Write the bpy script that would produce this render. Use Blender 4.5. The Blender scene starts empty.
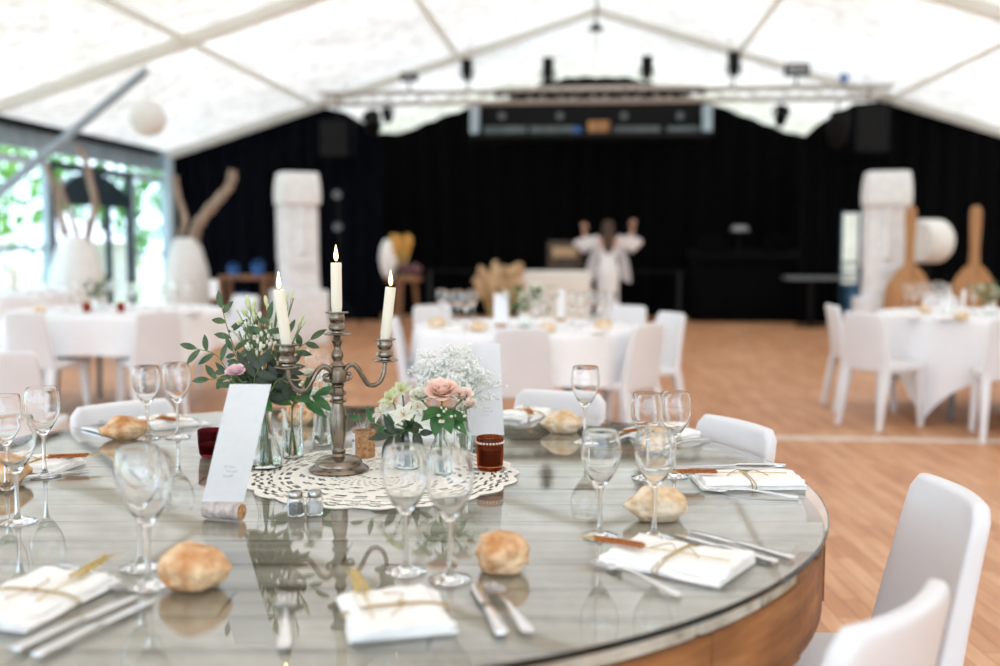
import bpy, bmesh, math, random
from mathutils import Vector, Matrix, noise
random.seed(7)
SC = bpy.context.scene
COL = SC.collection
PI = math.pi

# ------------------------------------------------------------------ camera
FPX, CX, CY, CAMZ = 1020.0, 500.0, 333.0, 1.27
YAW = math.atan(90/1020.0); TILT = math.atan(90/1020.0)
RT = Vector((math.cos(YAW), math.sin(YAW), 0))
FW = Vector((-math.sin(YAW)*math.cos(TILT), math.cos(YAW)*math.cos(TILT), -math.sin(TILT)))
UP = RT.cross(FW)
FH = Vector((-math.sin(YAW), math.cos(YAW), 0))
EYE = Vector((0, 0, CAMZ))
def ray(px, py):
    return (FW + RT*((px-CX)/FPX) + UP*(-(py-CY)/FPX))
def on(px, py, z=0.0):
    r = ray(px, py); return EYE + r*((z-CAMZ)/r.z)
def at(px, py, Y):
    r = ray(px, py); return EYE + r*(Y/r.y)
cd = bpy.data.cameras.new('camera'); cam = bpy.data.objects.new('camera', cd); COL.objects.link(cam)
cam.location = EYE
cam.rotation_euler = (PI/2-TILT, 0, YAW)
cd.sensor_width = 36; cd.lens = FPX/1000*36; cd.clip_end = 300
cd.dof.use_dof = True; cd.dof.focus_distance = 2.22; cd.dof.aperture_fstop = 1.6
SC.camera = cam
SC.view_settings.view_transform = 'Standard'
SC.view_settings.look = 'None'
SC.view_settings.gamma = 1; SC.view_settings.use_curve_mapping = False
SC.view_settings.exposure = 0.2
cy = SC.cycles
cy.use_denoising = True
cy.max_bounces = 24; cy.transmission_bounces = 20; cy.diffuse_bounces = 5; cy.glossy_bounces = 8; cy.transparent_max_bounces = 16
cy.sample_clamp_indirect = 6.0

# ------------------------------------------------------------------ materials
def S(r, g, b):
    f = lambda c: c/12.92 if c <= .04045 else ((c+.055)/1.055)**2.4
    return (f(r/255), f(g/255), f(b/255), 1)
def nodes(name):
    m = bpy.data.materials.new(name); m.use_nodes = True
    nt = m.node_tree; nt.nodes.clear()
    return m, nt, nt.nodes.new('ShaderNodeOutputMaterial')
def coords(nt, scale=(1,1,1), rot=(0,0,0), kind='Object'):
    tc = nt.nodes.new('ShaderNodeTexCoord'); mp = nt.nodes.new('ShaderNodeMapping')
    mp.inputs['Scale'].default_value = scale; mp.inputs['Rotation'].default_value = rot
    nt.links.new(tc.outputs[kind], mp.inputs['Vector']); return mp.outputs['Vector']
def ramp(nt, fac, stops):
    r = nt.nodes.new('ShaderNodeValToRGB')
    while len(r.color_ramp.elements) < len(stops): r.color_ramp.elements.new(.5)
    for e, (p, c) in zip(r.color_ramp.elements, stops): e.position = p; e.color = c
    nt.links.new(fac, r.inputs['Fac']); return r.outputs['Color']
def noise_tex(nt, vec, scale, detail=3, rough=.55):
    n = nt.nodes.new('ShaderNodeTexNoise'); n.inputs['Scale'].default_value = scale
    n.inputs['Detail'].default_value = detail; n.inputs['Roughness'].default_value = rough
    nt.links.new(vec, n.inputs['Vector']); return n.outputs['Fac']
def bump(nt, h, strength, dist=.002):
    b = nt.nodes.new('ShaderNodeBump'); b.inputs['Strength'].default_value = strength; b.inputs['Distance'].default_value = dist
    nt.links.new(h, b.inputs['Height']); return b.outputs['Normal']
def pm(name, c1, c2=None, scale=8, stretch=(1,1,1), rough=.5, metal=0, bmp=0, lo=.35, hi=.65, trans=0, spec=.5, detail=3, bdist=.002):
    m, nt, out = nodes(name)
    p = nt.nodes.new('ShaderNodeBsdfPrincipled')
    p.inputs['Roughness'].default_value = rough; p.inputs['Metallic'].default_value = metal
    p.inputs['Specular IOR Level'].default_value = spec
    p.inputs['Base Color'].default_value = c1
    v = coords(nt, stretch); n = noise_tex(nt, v, scale, detail)
    if c2: nt.links.new(ramp(nt, n, [(lo, c1), (hi, c2)]), p.inputs['Base Color'])
    if bmp: nt.links.new(bump(nt, n, bmp, bdist), p.inputs['Normal'])
    if trans:
        t = nt.nodes.new('ShaderNodeBsdfTranslucent'); t.inputs['Color'].default_value = c2 or c1
        mx = nt.nodes.new('ShaderNodeMixShader'); mx.inputs[0].default_value = trans
        nt.links.new(p.outputs[0], mx.inputs[1]); nt.links.new(t.outputs[0], mx.inputs[2])
        nt.links.new(mx.outputs[0], out.inputs[0])
    else: nt.links.new(p.outputs[0], out.inputs[0])
    return m
def glassmat(name, col=(1,1,1,1), rough=0, ior=1.48):
    m, nt, out = nodes(name); g = nt.nodes.new('ShaderNodeBsdfGlass')
    v = coords(nt); n = noise_tex(nt, v, 6, 1)
    c2 = tuple(c*.985 for c in col[:3])+(1,)
    nt.links.new(ramp(nt, n, [(.3, col), (.7, c2)]), g.inputs['Color'])
    g.inputs['Roughness'].default_value = rough; g.inputs['IOR'].default_value = ior
    nt.links.new(g.outputs[0], out.inputs[0]); return m
def emit(name, c1, c2, s):
    m, nt, out = nodes(name); e = nt.nodes.new('ShaderNodeEmission')
    v = coords(nt); n = noise_tex(nt, v, 40, 1)
    nt.links.new(ramp(nt, n, [(.4, c1), (.6, c2)]), e.inputs['Color']); e.inputs['Strength'].default_value = s
    nt.links.new(e.outputs[0], out.inputs[0]); return m

M = {}
M['chair'] = pm('chair_plastic', S(230,229,231), S(226,225,228), 5, rough=.42)
M['cloth'] = pm('white_linen', S(246,246,248), S(238,238,241), 60, rough=.85, bmp=.1)
M['napkin'] = pm('napkin_linen', S(250,249,247), S(240,238,235), 30, rough=.9, bmp=.35, bdist=.003)
M['silver'] = pm('cutlery_steel', S(232,232,232), S(222,222,224), 20, rough=.2, metal=1)
M['pewter'] = pm('aged_pewter', S(150,138,124), S(112,100,88), 18, rough=.24, metal=1, bmp=.08)
M['wax'] = pm('ivory_wax', S(252,246,232), S(248,240,222), 12, rough=.45, trans=.25)
M['wick'] = pm('wick', S(40,34,30), S(20,18,16), 200)
M['flame'] = emit('candle_flame', (1,.62,.22,1), (1,.80,.45,1), 9)
M['glass'] = glassmat('clear_glass', (1,1,1,1))
M['vaseglass'] = glassmat('vase_glass', (.99,1,.995,1))
M['water'] = glassmat('water', (.995,1,.998,1), 0, 1.33)
M['sheet'] = glassmat('table_glass', (.99,.997,.993,1), 0, 1.5)
M['amber'] = glassmat('amber_glass', (.74,.38,.22,1), .03)
M['plum'] = glassmat('plum_glass', (.42,.12,.14,1), .05)
M['lace'] = pm('ecru_lace', S(244,240,232), S(234,228,217), 60, rough=.9, bmp=.3)
M['paper'] = pm('white_card', S(252,252,254), S(249,249,252), 60, rough=.75)
M['ink'] = pm('grey_ink', S(168,170,180), S(150,152,162), 50, rough=.8)
M['cork'] = pm('cork', S(206,160,116), S(150,98,62), 130, rough=.9, bmp=.5, lo=.4, hi=.68)
M['corkprint'] = pm('cork_side', S(214,204,196), S(165,150,146), 60, rough=.9, bmp=.3)
M['crust'] = pm('bread_crust', S(192,128,72), S(238,206,166), 26, rough=.75, bmp=.6, lo=.35, hi=.66, bdist=.004)
M['crustpale'] = pm('floury_crust', S(206,160,104), S(236,218,192), 28, rough=.85, bmp=.6, lo=.3, hi=.62, bdist=.004)
M['twine'] = pm('raffia', S(196,170,120), S(160,130,84), 200, rough=.9)
M['wheat'] = pm('wheat_ear', S(190,120,58), S(150,82,38), 300, rough=.8, bmp=.5)
M['straw'] = pm('straw', S(214,190,130), S(190,160,96), 200, rough=.8)
M['leaf'] = pm('olive_leaf', S(48,74,46), S(88,112,72), 40, rough=.5, trans=.15)
M['leaf2'] = pm('broad_leaf', S(40,88,44), S(72,120,62), 40, rough=.45, trans=.2)
M['darkleaf'] = pm('dark_leaf', S(34,46,34), S(58,68,48), 40, rough=.5)
M['finestem'] = pm('fine_stem', S(196,206,172), S(180,194,156), 60, rough=.7)
M['stem'] = pm('green_stem', S(84,112,60), S(120,140,84), 60, rough=.6)
M['twig'] = pm('brown_twig', S(110,86,66), S(84,62,48), 60, rough=.8)
M['bud'] = pm('cream_bud', S(236,236,206), S(206,220,164), 60, rough=.6, trans=.25)
M['white_petal'] = pm('white_petal', S(248,246,238), S(236,234,216), 60, rough=.7, trans=.25)
M['gyp'] = pm('tiny_blossom', S(254,254,252), S(251,251,247), 60, rough=.8, trans=.2)
M['rose'] = pm('peach_petal', S(253,228,214), S(252,218,200), 30, rough=.65, trans=.12)
M['blush'] = pm('blush_petal', S(253,238,228), S(251,228,214), 30, rough=.7, trans=.12)
M['pinkp'] = pm('pink_petal', S(248,222,228), S(242,208,216), 30, rough=.7, trans=.12)
M['bead'] = pm('pearl_bead', S(236,226,214), S(222,208,196), 50, rough=.3)
M['metal_lid'] = pm('steel_lid', S(190,186,180), S(160,156,150), 60, rough=.25, metal=1)
M['salt'] = pm('salt', S(245,245,242), S(232,232,228), 200, rough=.9)
M['pepper'] = pm('pepper', S(98,88,78), S(150,142,130), 400, rough=.9)
M['black'] = pm('black_drape', S(12,12,14), S(8,8,9), 6, rough=.95, spec=.05)
M['navy'] = pm('blue_black_drape', S(11,14,23), S(8,9,14), 6, rough=.95, spec=.05)
M['blackmetal'] = pm('black_metal', S(13,13,14), S(9,9,10), 20, rough=.6, spec=.2)
M['greymetal'] = pm('grey_metal', S(120,124,128), S(100,104,108), 20, rough=.5, metal=.3)
M['truss'] = pm('pale_truss', S(196,188,182), S(178,170,164), 20, rough=.5)
M['beam'] = pm('tent_beam', S(248,246,242), S(242,240,236), 8, rough=.6, trans=.6)
M['pole'] = pm('blue_grey_pole', S(164,176,188), S(146,158,172), 8, rough=.5)
M['plaster'] = pm('white_plaster', S(238,238,238), S(226,226,228), 12, rough=.8, bmp=.15)
M['ceramic'] = pm('white_pot', S(246,244,240), S(238,235,230), 8, rough=.5)
M['drift'] = pm('driftwood', S(186,164,146), S(142,118,104), 14, (1,1,.3), rough=.85, bmp=.4)
M['oak'] = pm('carved_wood', S(190,142,94), S(160,112,70), 7, (3,3,.5), rough=.6, bmp=.15)
M['tablewood'] = pm('brown_wood', S(150,108,76), S(120,82,56), 7, (3,3,.5), rough=.6)
M['blue'] = pm('blue_plastic', S(58,120,190), S(40,96,170), 9, rough=.4)
M['teal'] = pm('teal_board', S(40,90,120), S(30,70,100), 9, rough=.5)
M['frame'] = pm('window_frame', S(46,66,76), S(36,54,64), 9, rough=.5)
M['paleframe'] = pm('pale_frame', S(196,214,226), S(180,200,214), 9, rough=.5)
M['pane'] = glassmat('window_pane', (.98,1,1,1), 0, 1.1)
M['pampas'] = pm('dried_grass', S(214,184,146), S(180,146,106), 30, rough=.9, bmp=.3)
M['gold'] = pm('golden_flowers', S(226,178,96), S(196,140,60), 30, rough=.8, bmp=.3)
M['mauve'] = pm('mauve_flowers', S(120,80,84), S(90,56,66), 30, rough=.8)
M['skin'] = pm('skin', S(226,176,152), S(216,162,138), 20, rough=.6)
M['hair'] = pm('brown_hair', S(56,36,28), S(92,66,50), 30, (6,6,.6), rough=.6)
M['gown'] = pm('white_gown', S(252,250,249), S(247,244,243), 40, rough=.8)
M['sheer'] = pm('sheer_sleeve', S(251,247,247), S(244,239,240), 40, rough=.8, trans=.2)
M['lantern'] = pm('paper_lantern', S(244,242,240), S(234,232,230), 20, rough=.8, trans=.2)
M['silvercard'] = pm('grey_card', S(150,150,150), S(120,120,122), 9)

def floor_mat():
    m, nt, out = nodes('strip_parquet')
    p = nt.nodes.new('ShaderNodeBsdfPrincipled')
    v = coords(nt, (1,1,1), (0,0,PI/2-.10))
    b = nt.nodes.new('ShaderNodeTexBrick'); nt.links.new(v, b.inputs['Vector'])
    b.inputs['Scale'].default_value = 1; b.inputs['Brick Width'].default_value = .48; b.inputs['Row Height'].default_value = .07
    b.inputs['Mortar Size'].default_value = .0022; b.offset = .37; b.inputs['Bias'].default_value = 0
    b.inputs['Color1'].default_value = S(232,190,152); b.inputs['Color2'].default_value = S(208,156,112)
    b.inputs['Mortar'].default_value = S(176,124,86)
    v2 = coords(nt, (10,1.0,1), (0,0,-.10)); n = noise_tex(nt, v2, 2, 5)
    g = ramp(nt, n, [(.25, S(214,178,150)), (.75, S(255,250,244))])
    mx = nt.nodes.new('ShaderNodeMix'); mx.data_type = 'RGBA'; mx.blend_type = 'MULTIPLY'; mx.inputs[0].default_value = .75
    nt.links.new(b.outputs['Color'], mx.inputs[6]); nt.links.new(g, mx.inputs[7])
    v3 = coords(nt, (1,1,1)); n3 = noise_tex(nt, v3, 1.3, 4)
    g3 = ramp(nt, n3, [(.3, S(232,214,200)), (.7, S(255,255,255))])
    mx2 = nt.nodes.new('ShaderNodeMix'); mx2.data_type = 'RGBA'; mx2.blend_type = 'MULTIPLY'; mx2.inputs[0].default_value = .8
    nt.links.new(mx.outputs[2], mx2.inputs[6]); nt.links.new(g3, mx2.inputs[7])
    nt.links.new(mx2.outputs[2], p.inputs['Base Color'])
    p.inputs['Roughness'].default_value = .42; p.inputs['Specular IOR Level'].default_value = .5
    nt.links.new(p.outputs[0], out.inputs[0]); return m
M['floor'] = floor_mat()
def plank_mat(name, stops, rough, sx=(.7,9,9), knot=True):
    m, nt, out = nodes(name)
    p = nt.nodes.new('ShaderNodeBsdfPrincipled')
    v = coords(nt, sx); n = noise_tex(nt, v, 3.2, 7, .62)
    c = ramp(nt, n, stops)
    v2 = coords(nt, (1.1,7,1)); w = noise_tex(nt, v2, 1.1, 2)
    c2 = ramp(nt, w, [(.3, S(205,200,190)), (.7, S(255,255,255))])
    mx = nt.nodes.new('ShaderNodeMix'); mx.data_type = 'RGBA'; mx.blend_type = 'MULTIPLY'; mx.inputs[0].default_value = 1
    nt.links.new(c, mx.inputs[6]); nt.links.new(c2, mx.inputs[7])
    nt.links.new(mx.outputs[2], p.inputs['Base Color']); p.inputs['Roughness'].default_value = rough
    nt.links.new(bump(nt, n, .4, .003), p.inputs['Normal'])
    nt.links.new(p.outputs[0], out.inputs[0]); return m
M['planks'] = plank_mat('weathered_planks', [(.22, S(126,118,102)), (.45, S(200,192,176)), (.75, S(232,226,213))], .85)
M['flange'] = plank_mat('reel_rim_wood', [(.25, S(98,58,28)), (.5, S(166,108,58)), (.8, S(208,154,98))], .55, (1.2,1.2,9))

def roof_mat():
    m, nt, out = nodes('tent_fabric')
    v = coords(nt); n1 = noise_tex(nt, v, 4.5, 9, .8); n2 = noise_tex(nt, v, .45, 3)
    c = ramp(nt, n1, [(.36, S(209,201,190)), (.6, S(253,245,234))])  # fabric tone, with tree-leaf shadows put into its fine mottling
    c2 = ramp(nt, n2, [(.35, S(232,230,227)), (.65, S(255,255,255))])
    mx = nt.nodes.new('ShaderNodeMix'); mx.data_type = 'RGBA'; mx.blend_type = 'MULTIPLY'; mx.inputs[0].default_value = 1
    nt.links.new(c, mx.inputs[6]); nt.links.new(c2, mx.inputs[7])
    t = nt.nodes.new('ShaderNodeBsdfTranslucent'); d = nt.nodes.new('ShaderNodeBsdfDiffuse')
    nt.links.new(mx.outputs[2], t.inputs['Color']); nt.links.new(mx.outputs[2], d.inputs['Color'])
    ms = nt.nodes.new('ShaderNodeMixShader'); ms.inputs[0].default_value = .36
    nt.links.new(d.outputs[0], ms.inputs[1]); nt.links.new(t.outputs[0], ms.inputs[2]); nt.links.new(ms.outputs[0], out.inputs[0])
    return m
M['roof'] = roof_mat()

# ------------------------------------------------------------------ mesh helpers
def B(): return bmesh.new()
def box(bm, c, s, rot=None, bev=0, seg=2, taper=None):
    """box centred at c with full size s; taper=(tx,ty) scales the bottom"""
    vs = []
    for z in (-.5, .5):
        k = (1,1) if (z > 0 or not taper) else taper
        for x, y in ((-.5,-.5), (.5,-.5), (.5,.5), (-.5,.5)):
            p = Vector((x*s[0]*k[0], y*s[1]*k[1], z*s[2]))
            if rot: p = rot @ p
            vs.append(bm.verts.new(p + Vector(c)))
    fs = [(3,2,1,0), (4,5,6,7), (0,1,5,4), (1,2,6,5), (2,3,7,6), (3,0,4,7)]
    nf = [bm.faces.new([vs[i] for i in f]) for f in fs]
    if bev:
        es = list({e for f in nf for e in f.edges})
        bmesh.ops.bevel(bm, geom=es, offset=bev, segments=seg, affect='EDGES', profile=.5)
    return bm
def lathe(bm, prof, seg=32, c=(0,0,0), closed=False, rot=None):
    rings = []
    C = Vector(c)
    def mk(p):
        p = Vector(p)
        if rot: p = rot @ p
        return bm.verts.new(p + C)
    for r, z in prof:
        if r < 1e-6: rings.append([mk((0,0,z))])
        else: rings.append([mk((r*math.cos(2*PI*i/seg), r*math.sin(2*PI*i/seg), z)) for i in range(seg)])
    pairs = list(zip(rings, rings[1:])) + ([(rings[-1], rings[0])] if closed else [])
    for a, b in pairs:
        for i in range(seg):
            j = (i+1) % seg
            if len(a) == 1 and len(b) == 1: continue
            if len(a) == 1: bm.faces.new((a[0], b[j], b[i]))
            elif len(b) == 1: bm.faces.new((a[i], a[j], b[0]))
            else: bm.faces.new((a[i], a[j], b[j], b[i]))
    return bm
def tube(bm, pts, rad, seg=8, cap=True):
    pts = [Vector(p) for p in pts]; n = len(pts)
    rad = rad if isinstance(rad, (list, tuple)) else [rad]*n
    t0 = (pts[1]-pts[0]).normalized()
    nrm = t0.orthogonal().normalized(); rings = []
    for i in range(n):
        t = (pts[min(i+1, n-1)] - pts[max(i-1, 0)]).normalized()
        nrm = (nrm - t*nrm.dot(t)).normalized(); bi = t.cross(nrm)
        rings.append([bm.verts.new(pts[i] + (nrm*math.cos(2*PI*k/seg) + bi*math.sin(2*PI*k/seg))*rad[i]) for k in range(seg)])
    for a, b in zip(rings, rings[1:]):
        for k in range(seg):
            bm.faces.new((a[k], a[(k+1) % seg], b[(k+1) % seg], b[k]))
    if cap:
        bm.faces.new(rings[0][::-1]); bm.faces.new(rings[-1])
    return bm
def spline(P, n=6):
    P = [Vector(p) for p in P]; out = []
    Q = [P[0]*2-P[1]] + P + [P[-1]*2-P[-2]]
    for i in range(1, len(Q)-2):
        a, b, c, d = Q[i-1:i+3]
        for k in range(n):
            t = k/n
            out.append(.5*((2*b) + (c-a)*t + (2*a-5*b+4*c-d)*t*t + (3*b-a-3*c+d)*t**3))
    out.append(P[-1]); return out
def ball(bm, c, r, sub=1, scale=(1,1,1), rot=None):
    res = bmesh.ops.create_icosphere(bm, subdivisions=sub, radius=r)
    for v in res['verts']:
        p = Vector((v.co.x*scale[0], v.co.y*scale[1], v.co.z*scale[2]))
        if rot: p = rot @ p
        v.co = p + Vector(c)
    return res['verts']
def leaf(bm, base, d, L, W, up=Vector((0,0,1)), curl=.25, n=5):
    d = Vector(d).normalized(); side = d.cross(up)
    if side.length < 1e-3: side = d.orthogonal()
    side.normalize(); nn = side.cross(d).normalized(); rows = []
    for i in range(n+1):
        t = i/n; w = W*.5*math.sin(PI*min(1, .06+t*.94))**.8 if i < n else 0.0005
        c = Vector(base) + d*(L*t) - nn*(curl*L*t*t)
        rows.append((bm.verts.new(c - side*w + nn*w*.3), bm.verts.new(c), bm.verts.new(c + side*w + nn*w*.3)))
    for a, b in zip(rows, rows[1:]):
        bm.faces.new((a[0], a[1], b[1], b[0])); bm.faces.new((a[1], a[2], b[2], b[1]))
    return bm
def strip(bm, secs, seg=8):
    """loft along +x; secs: (x, half width, z, half thickness)"""
    rings = []
    for x, hw, z, ht in secs:
        rings.append([bm.verts.new((x, hw*math.copysign(abs(math.cos(a))**.7, math.cos(a)), z + ht*math.copysign(abs(math.sin(a))**.7, math.sin(a)))) for a in [2*PI*(k+.5)/seg for k in range(seg)]])
    for a, b in zip(rings, rings[1:]):
        for k in range(seg): bm.faces.new((a[k], a[(k+1) % seg], b[(k+1) % seg], b[k]))
    bm.faces.new(rings[0][::-1]); bm.faces.new(rings[-1])
    return bm
def mesh(name, bm, m, smooth=True, angle=None):
    bmesh.ops.recalc_face_normals(bm, faces=bm.faces)
    me = bpy.data.meshes.new(name); bm.to_mesh(me); bm.free()
    if m: me.materials.append(m)
    for p in me.polygons: p.use_smooth = smooth
    if smooth: me.set_sharp_from_angle(angle=math.radians(angle or 40))
    return me
def part(name, bm, m, parent, label=None, smooth=True, loc=(0,0,0), rot=(0,0,0), angle=None):
    o = bpy.data.objects.new(name, mesh(name, bm, m, smooth, angle)); COL.objects.link(o)
    o.parent = parent; o.location = loc; o.rotation_euler = rot
    if label: o['label'] = label
    return o
def tag(o, label, cat, group=None, kind=None):
    o['label'] = label; o['category'] = cat
    if group: o['group'] = group
    if kind: o['kind'] = kind
    return o
def thing(name, label, cat, loc=(0,0,0), rz=0, group=None):
    o = bpy.data.objects.new(name, None); COL.objects.link(o); o.empty_display_size = .1
    o.location = loc; o.rotation_euler = (0,0,rz)
    return tag(o, label, cat, group)
def single(name, bm, m, label, cat, loc=(0,0,0), rz=0, group=None, smooth=True, kind=None, angle=None):
    o = bpy.data.objects.new(name, mesh(name, bm, m, smooth, angle)); COL.objects.link(o)
    o.location = loc; o.rotation_euler = (0,0,rz)
    return tag(o, label, cat, group, kind)
def struct(name, bm, m, label=None, smooth=False):
    o = bpy.data.objects.new(name, mesh(name, bm, m, smooth)); COL.objects.link(o); o['kind'] = 'structure'
    if label: o['label'] = label; o['category'] = name.split('_')[0]
    return o
KIDS = {}
def dup(root, loc, rz, label, group=None, scale=None):
    r = root.copy(); COL.objects.link(r); r.location = loc; r.rotation_euler = (0,0,rz)
    if scale: r.scale = (scale,)*3
    r['label'] = label
    if group: r['group'] = group
    if root.name not in KIDS: KIDS[root.name] = [o for o in bpy.data.objects if o.parent == root]
    for ch in KIDS[root.name]:
        c = ch.copy(); COL.objects.link(c); c.parent = r
        if ch.name not in KIDS: KIDS[ch.name] = [o for o in bpy.data.objects if o.parent == ch]
        for g in KIDS[ch.name]:
            d = g.copy(); COL.objects.link(d); d.parent = c
    return r
class Maker:
    """first call places the prototype, later calls copy it with its parts"""
    def __init__(s, proto): s.p = proto; s.used = False
    def __call__(s, loc, rz, label, group=None, scale=None):
        if not s.used:
            s.used = True; o = s.p; o.location = loc; o.rotation_euler = (0,0,rz); o['label'] = label
            if group: o['group'] = group
            if scale: o.scale = (scale,)*3
            return o
        return dup(s.p, loc, rz, label, group, scale)

# ------------------------------------------------------------------ the hall
YG = 16.5
APEX = at(597, 8, YG); EAVE = at(166, 153, YG)
XL, XA = EAVE.x, APEX.x; XR = 2*XA - XL; ZE, ZA = EAVE.z, APEX.z
SL = (ZA-ZE)/(XA-XL); YB, YR = 20.2, -7.0
def roofz(x): return ZA - SL*abs(x-XA)
bm = B(); box(bm, (XA, 6.6, -.05), (XR-XL+.2, 27.6, .1)); struct('floor', bm, M['floor'])
bm = B(); sy = on(890, 440, 0).y; box(bm, (XA, sy, .004), (XR-XL, .11, .008)); struct('trim_1', bm, pm('floor_strip', S(222,206,194), S(206,188,174), 9, rough=.6), 'pale strip across the wooden floor')
def slab4(bm, a, b, c, d, off):
    lo = [bm.verts.new(Vector(p)) for p in (a, b, c, d)]; hi = [bm.verts.new(Vector(p)+Vector(off)) for p in (a, b, c, d)]
    bm.faces.new(lo); bm.faces.new(hi[::-1])
    for i in range(4): bm.faces.new((lo[i], lo[(i+1) % 4], hi[(i+1) % 4], hi[i]))
# tent roof: single skin of fabric, two slopes
bm = B()
g = [[bm.verts.new((x, y, roofz(x))) for y in (YR, YB)] for x in (XL-.25, XA, XR+.25)]
for a, b in zip(g, g[1:]): bm.faces.new((a[0], a[1], b[1], b[0]))
struct('ceiling', bm, M['roof'])
# far gable above the stage, same fabric
bm = B(); bm.faces.new([bm.verts.new((x, YB, z)) for x, z in ((XL, 0), (XR, 0), (XR, ZE), (XA, ZA), (XL, ZE))]); struct('wall_gable', bm, M['roof'])
# right side of the tent in the same fabric
bm = B(); bm.faces.new([bm.verts.new(p) for p in ((XR, YR, 0), (XR, YB, 0), (XR, YB, ZE), (XR, YR, ZE))]); struct('wall_right', bm, M['roof'])
tn = [2]
def trim(bm, m, label=None): 
    struct('trim_%d' % tn[0], bm, m, label); tn[0] += 1
def bar(bm, a, b, w, h, up=(0,0,1)):
    a, b = Vector(a), Vector(b); d = b-a; L = d.length; d.normalize(); u = Vector(up); s = d.cross(u).normalized(); u = s.cross(d)
    vs = [bm.verts.new(p + s*sx*w/2 + u*sz*h/2) for p in (a, b) for sx, sz in ((-1,-1), (1,-1), (1,1), (-1,1))]
    for f in ((3,2,1,0), (4,5,6,7), (0,1,5,4), (1,2,6,5), (2,3,7,6), (3,0,4,7)): bm.faces.new([vs[i] for i in f])
YF = [YG-.1, 11.1, 5.9, .7, -4.5]
for y in YF:
    for sd in (-1, 1):
        bm = B(); xe = XA + sd*(XA-XL)
        bar(bm, (XA, y, ZA-.07), (xe, y, ZE-.07), .15, .12); trim(bm, M['beam'])
for k in (.31, .64):
    for sd in (-1, 1):
        x = XA + sd*(XA-XL)*k; bm = B(); bar(bm, (x, YR, roofz(x)-.05), (x, YG, roofz(x)-.05), .07, .06); trim(bm, M['beam'])
bm = B(); bar(bm, (XA, YR, ZA-.06), (XA, YB, ZA-.06), .05, .08); trim(bm, M['beam'])
for y in YF[1:]:
    bm = B(); bar(bm, (XL+.08, y, 0), (XL+.08, y, ZE-.05), .12, .14, (0,1,0)); trim(bm, M['pole'])
    bm = B(); bar(bm, (XR-.08, y, 0), (XR-.08, y, ZE-.05), .12, .14, (0,1,0)); trim(bm, M['pole'])
# knee brace in the frame plane
bm = B(); a = at(147, 70, 11.0); b = at(-30, 216, 11.0); tube(bm, (a, b), .05, 12)
single('brace_pole', bm, M['pole'], 'blue-grey diagonal brace pole rising to the white tent roof on the left', 'pole')

# black drapes: pleated sheets
def drape(name, pts_top, Y, m, zbot=0, amp=.05, per=.28, hole=None, label=None):
    """pts_top: profile [(px,py)] on plane Y"""
    P = [at(px, py, Y) for px, py in pts_top]; bm = B()
    x0, x1 = P[0].x, P[-1].x; n = int((x1-x0)/.07)
    xs = sorted({x0+(x1-x0)*i/n for i in range(n+1)} | {p.x for p in P} | (set(hole[:2]) if hole else set()))
    def top(x):
        for a, b in zip(P, P[1:]):
            if a.x <= x <= b.x + 1e-6: return a.z + (b.z-a.z)*(x-a.x)/max(1e-6, b.x-a.x)
        return P[-1].z
    rows = []
    for x in xs:
        y = Y + amp*math.sin(2*PI*x/per + 1.3*math.sin(x*1.7)); zt = top(x)
        zs = [zbot, hole[2], hole[3], zt] if hole else [zbot, (zbot+zt)/2, zt]
        rows.append((x, [bm.verts.new((x, y, z)) for z in zs]))
    for (xa, a), (xb, b) in zip(rows, rows[1:]):
        for k in range(len(a)-1):
            if hole and k == 1 and hole[0]-1e-6 <= xa and xb <= hole[1]+1e-6: continue
            bm.faces.new((a[k], b[k], b[k+1], a[k+1]))
    return struct(name, bm, m, label, True)
drape('wall_left_drape', [(166,154), (300,109), (322,107), (345,112), (362,122), (380,140)], YG, M['navy'])
h0, h1 = at(843, 212, YG), at(859, 300, YG)
drape('wall_right_drape', [(800,140), (818,124), (842,109), (890,98), (905,100), (1030,141)], YG, M['black'], hole=(h0.x, h1.x, h1.z, h0.z))
drape('wall_back', [(250,140), (380,133), (402,133), (440,117), (470,107), (500,101), (520,92), (545,82), (572,77), (625,77), (650,82), (680,93), (712,103), (735,112), (790,133), (838,140)], 18.3, M['black'], amp=.07, per=.4)
# slot window seen through the right drape
bm = B(); m_ = (h0+h1)/2
for x in (h0.x, h1.x): box(bm, (x, YG+.06, m_.z), (.04, .06, abs(h0.z-h1.z)+.04))
for z in (h0.z, h1.z, at(850, 263, YG).z, at(850, 272, YG).z): box(bm, (m_.x, YG+.06, z), (abs(h1.x-h0.x), .06, .04))
struct('window_1', bm, M['teal'], 'narrow daylit opening in the right black drape')
# black floor plinth below the backdrop = stage skirt
bm = B(); a = at(400, 309, 17.9); b = at(850, 309, 17.9); box(bm, ((a.x+b.x)/2, 17.95, .05), (b.x-a.x, .3, .1)); struct('baseboard_back', bm, M['black'])

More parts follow.
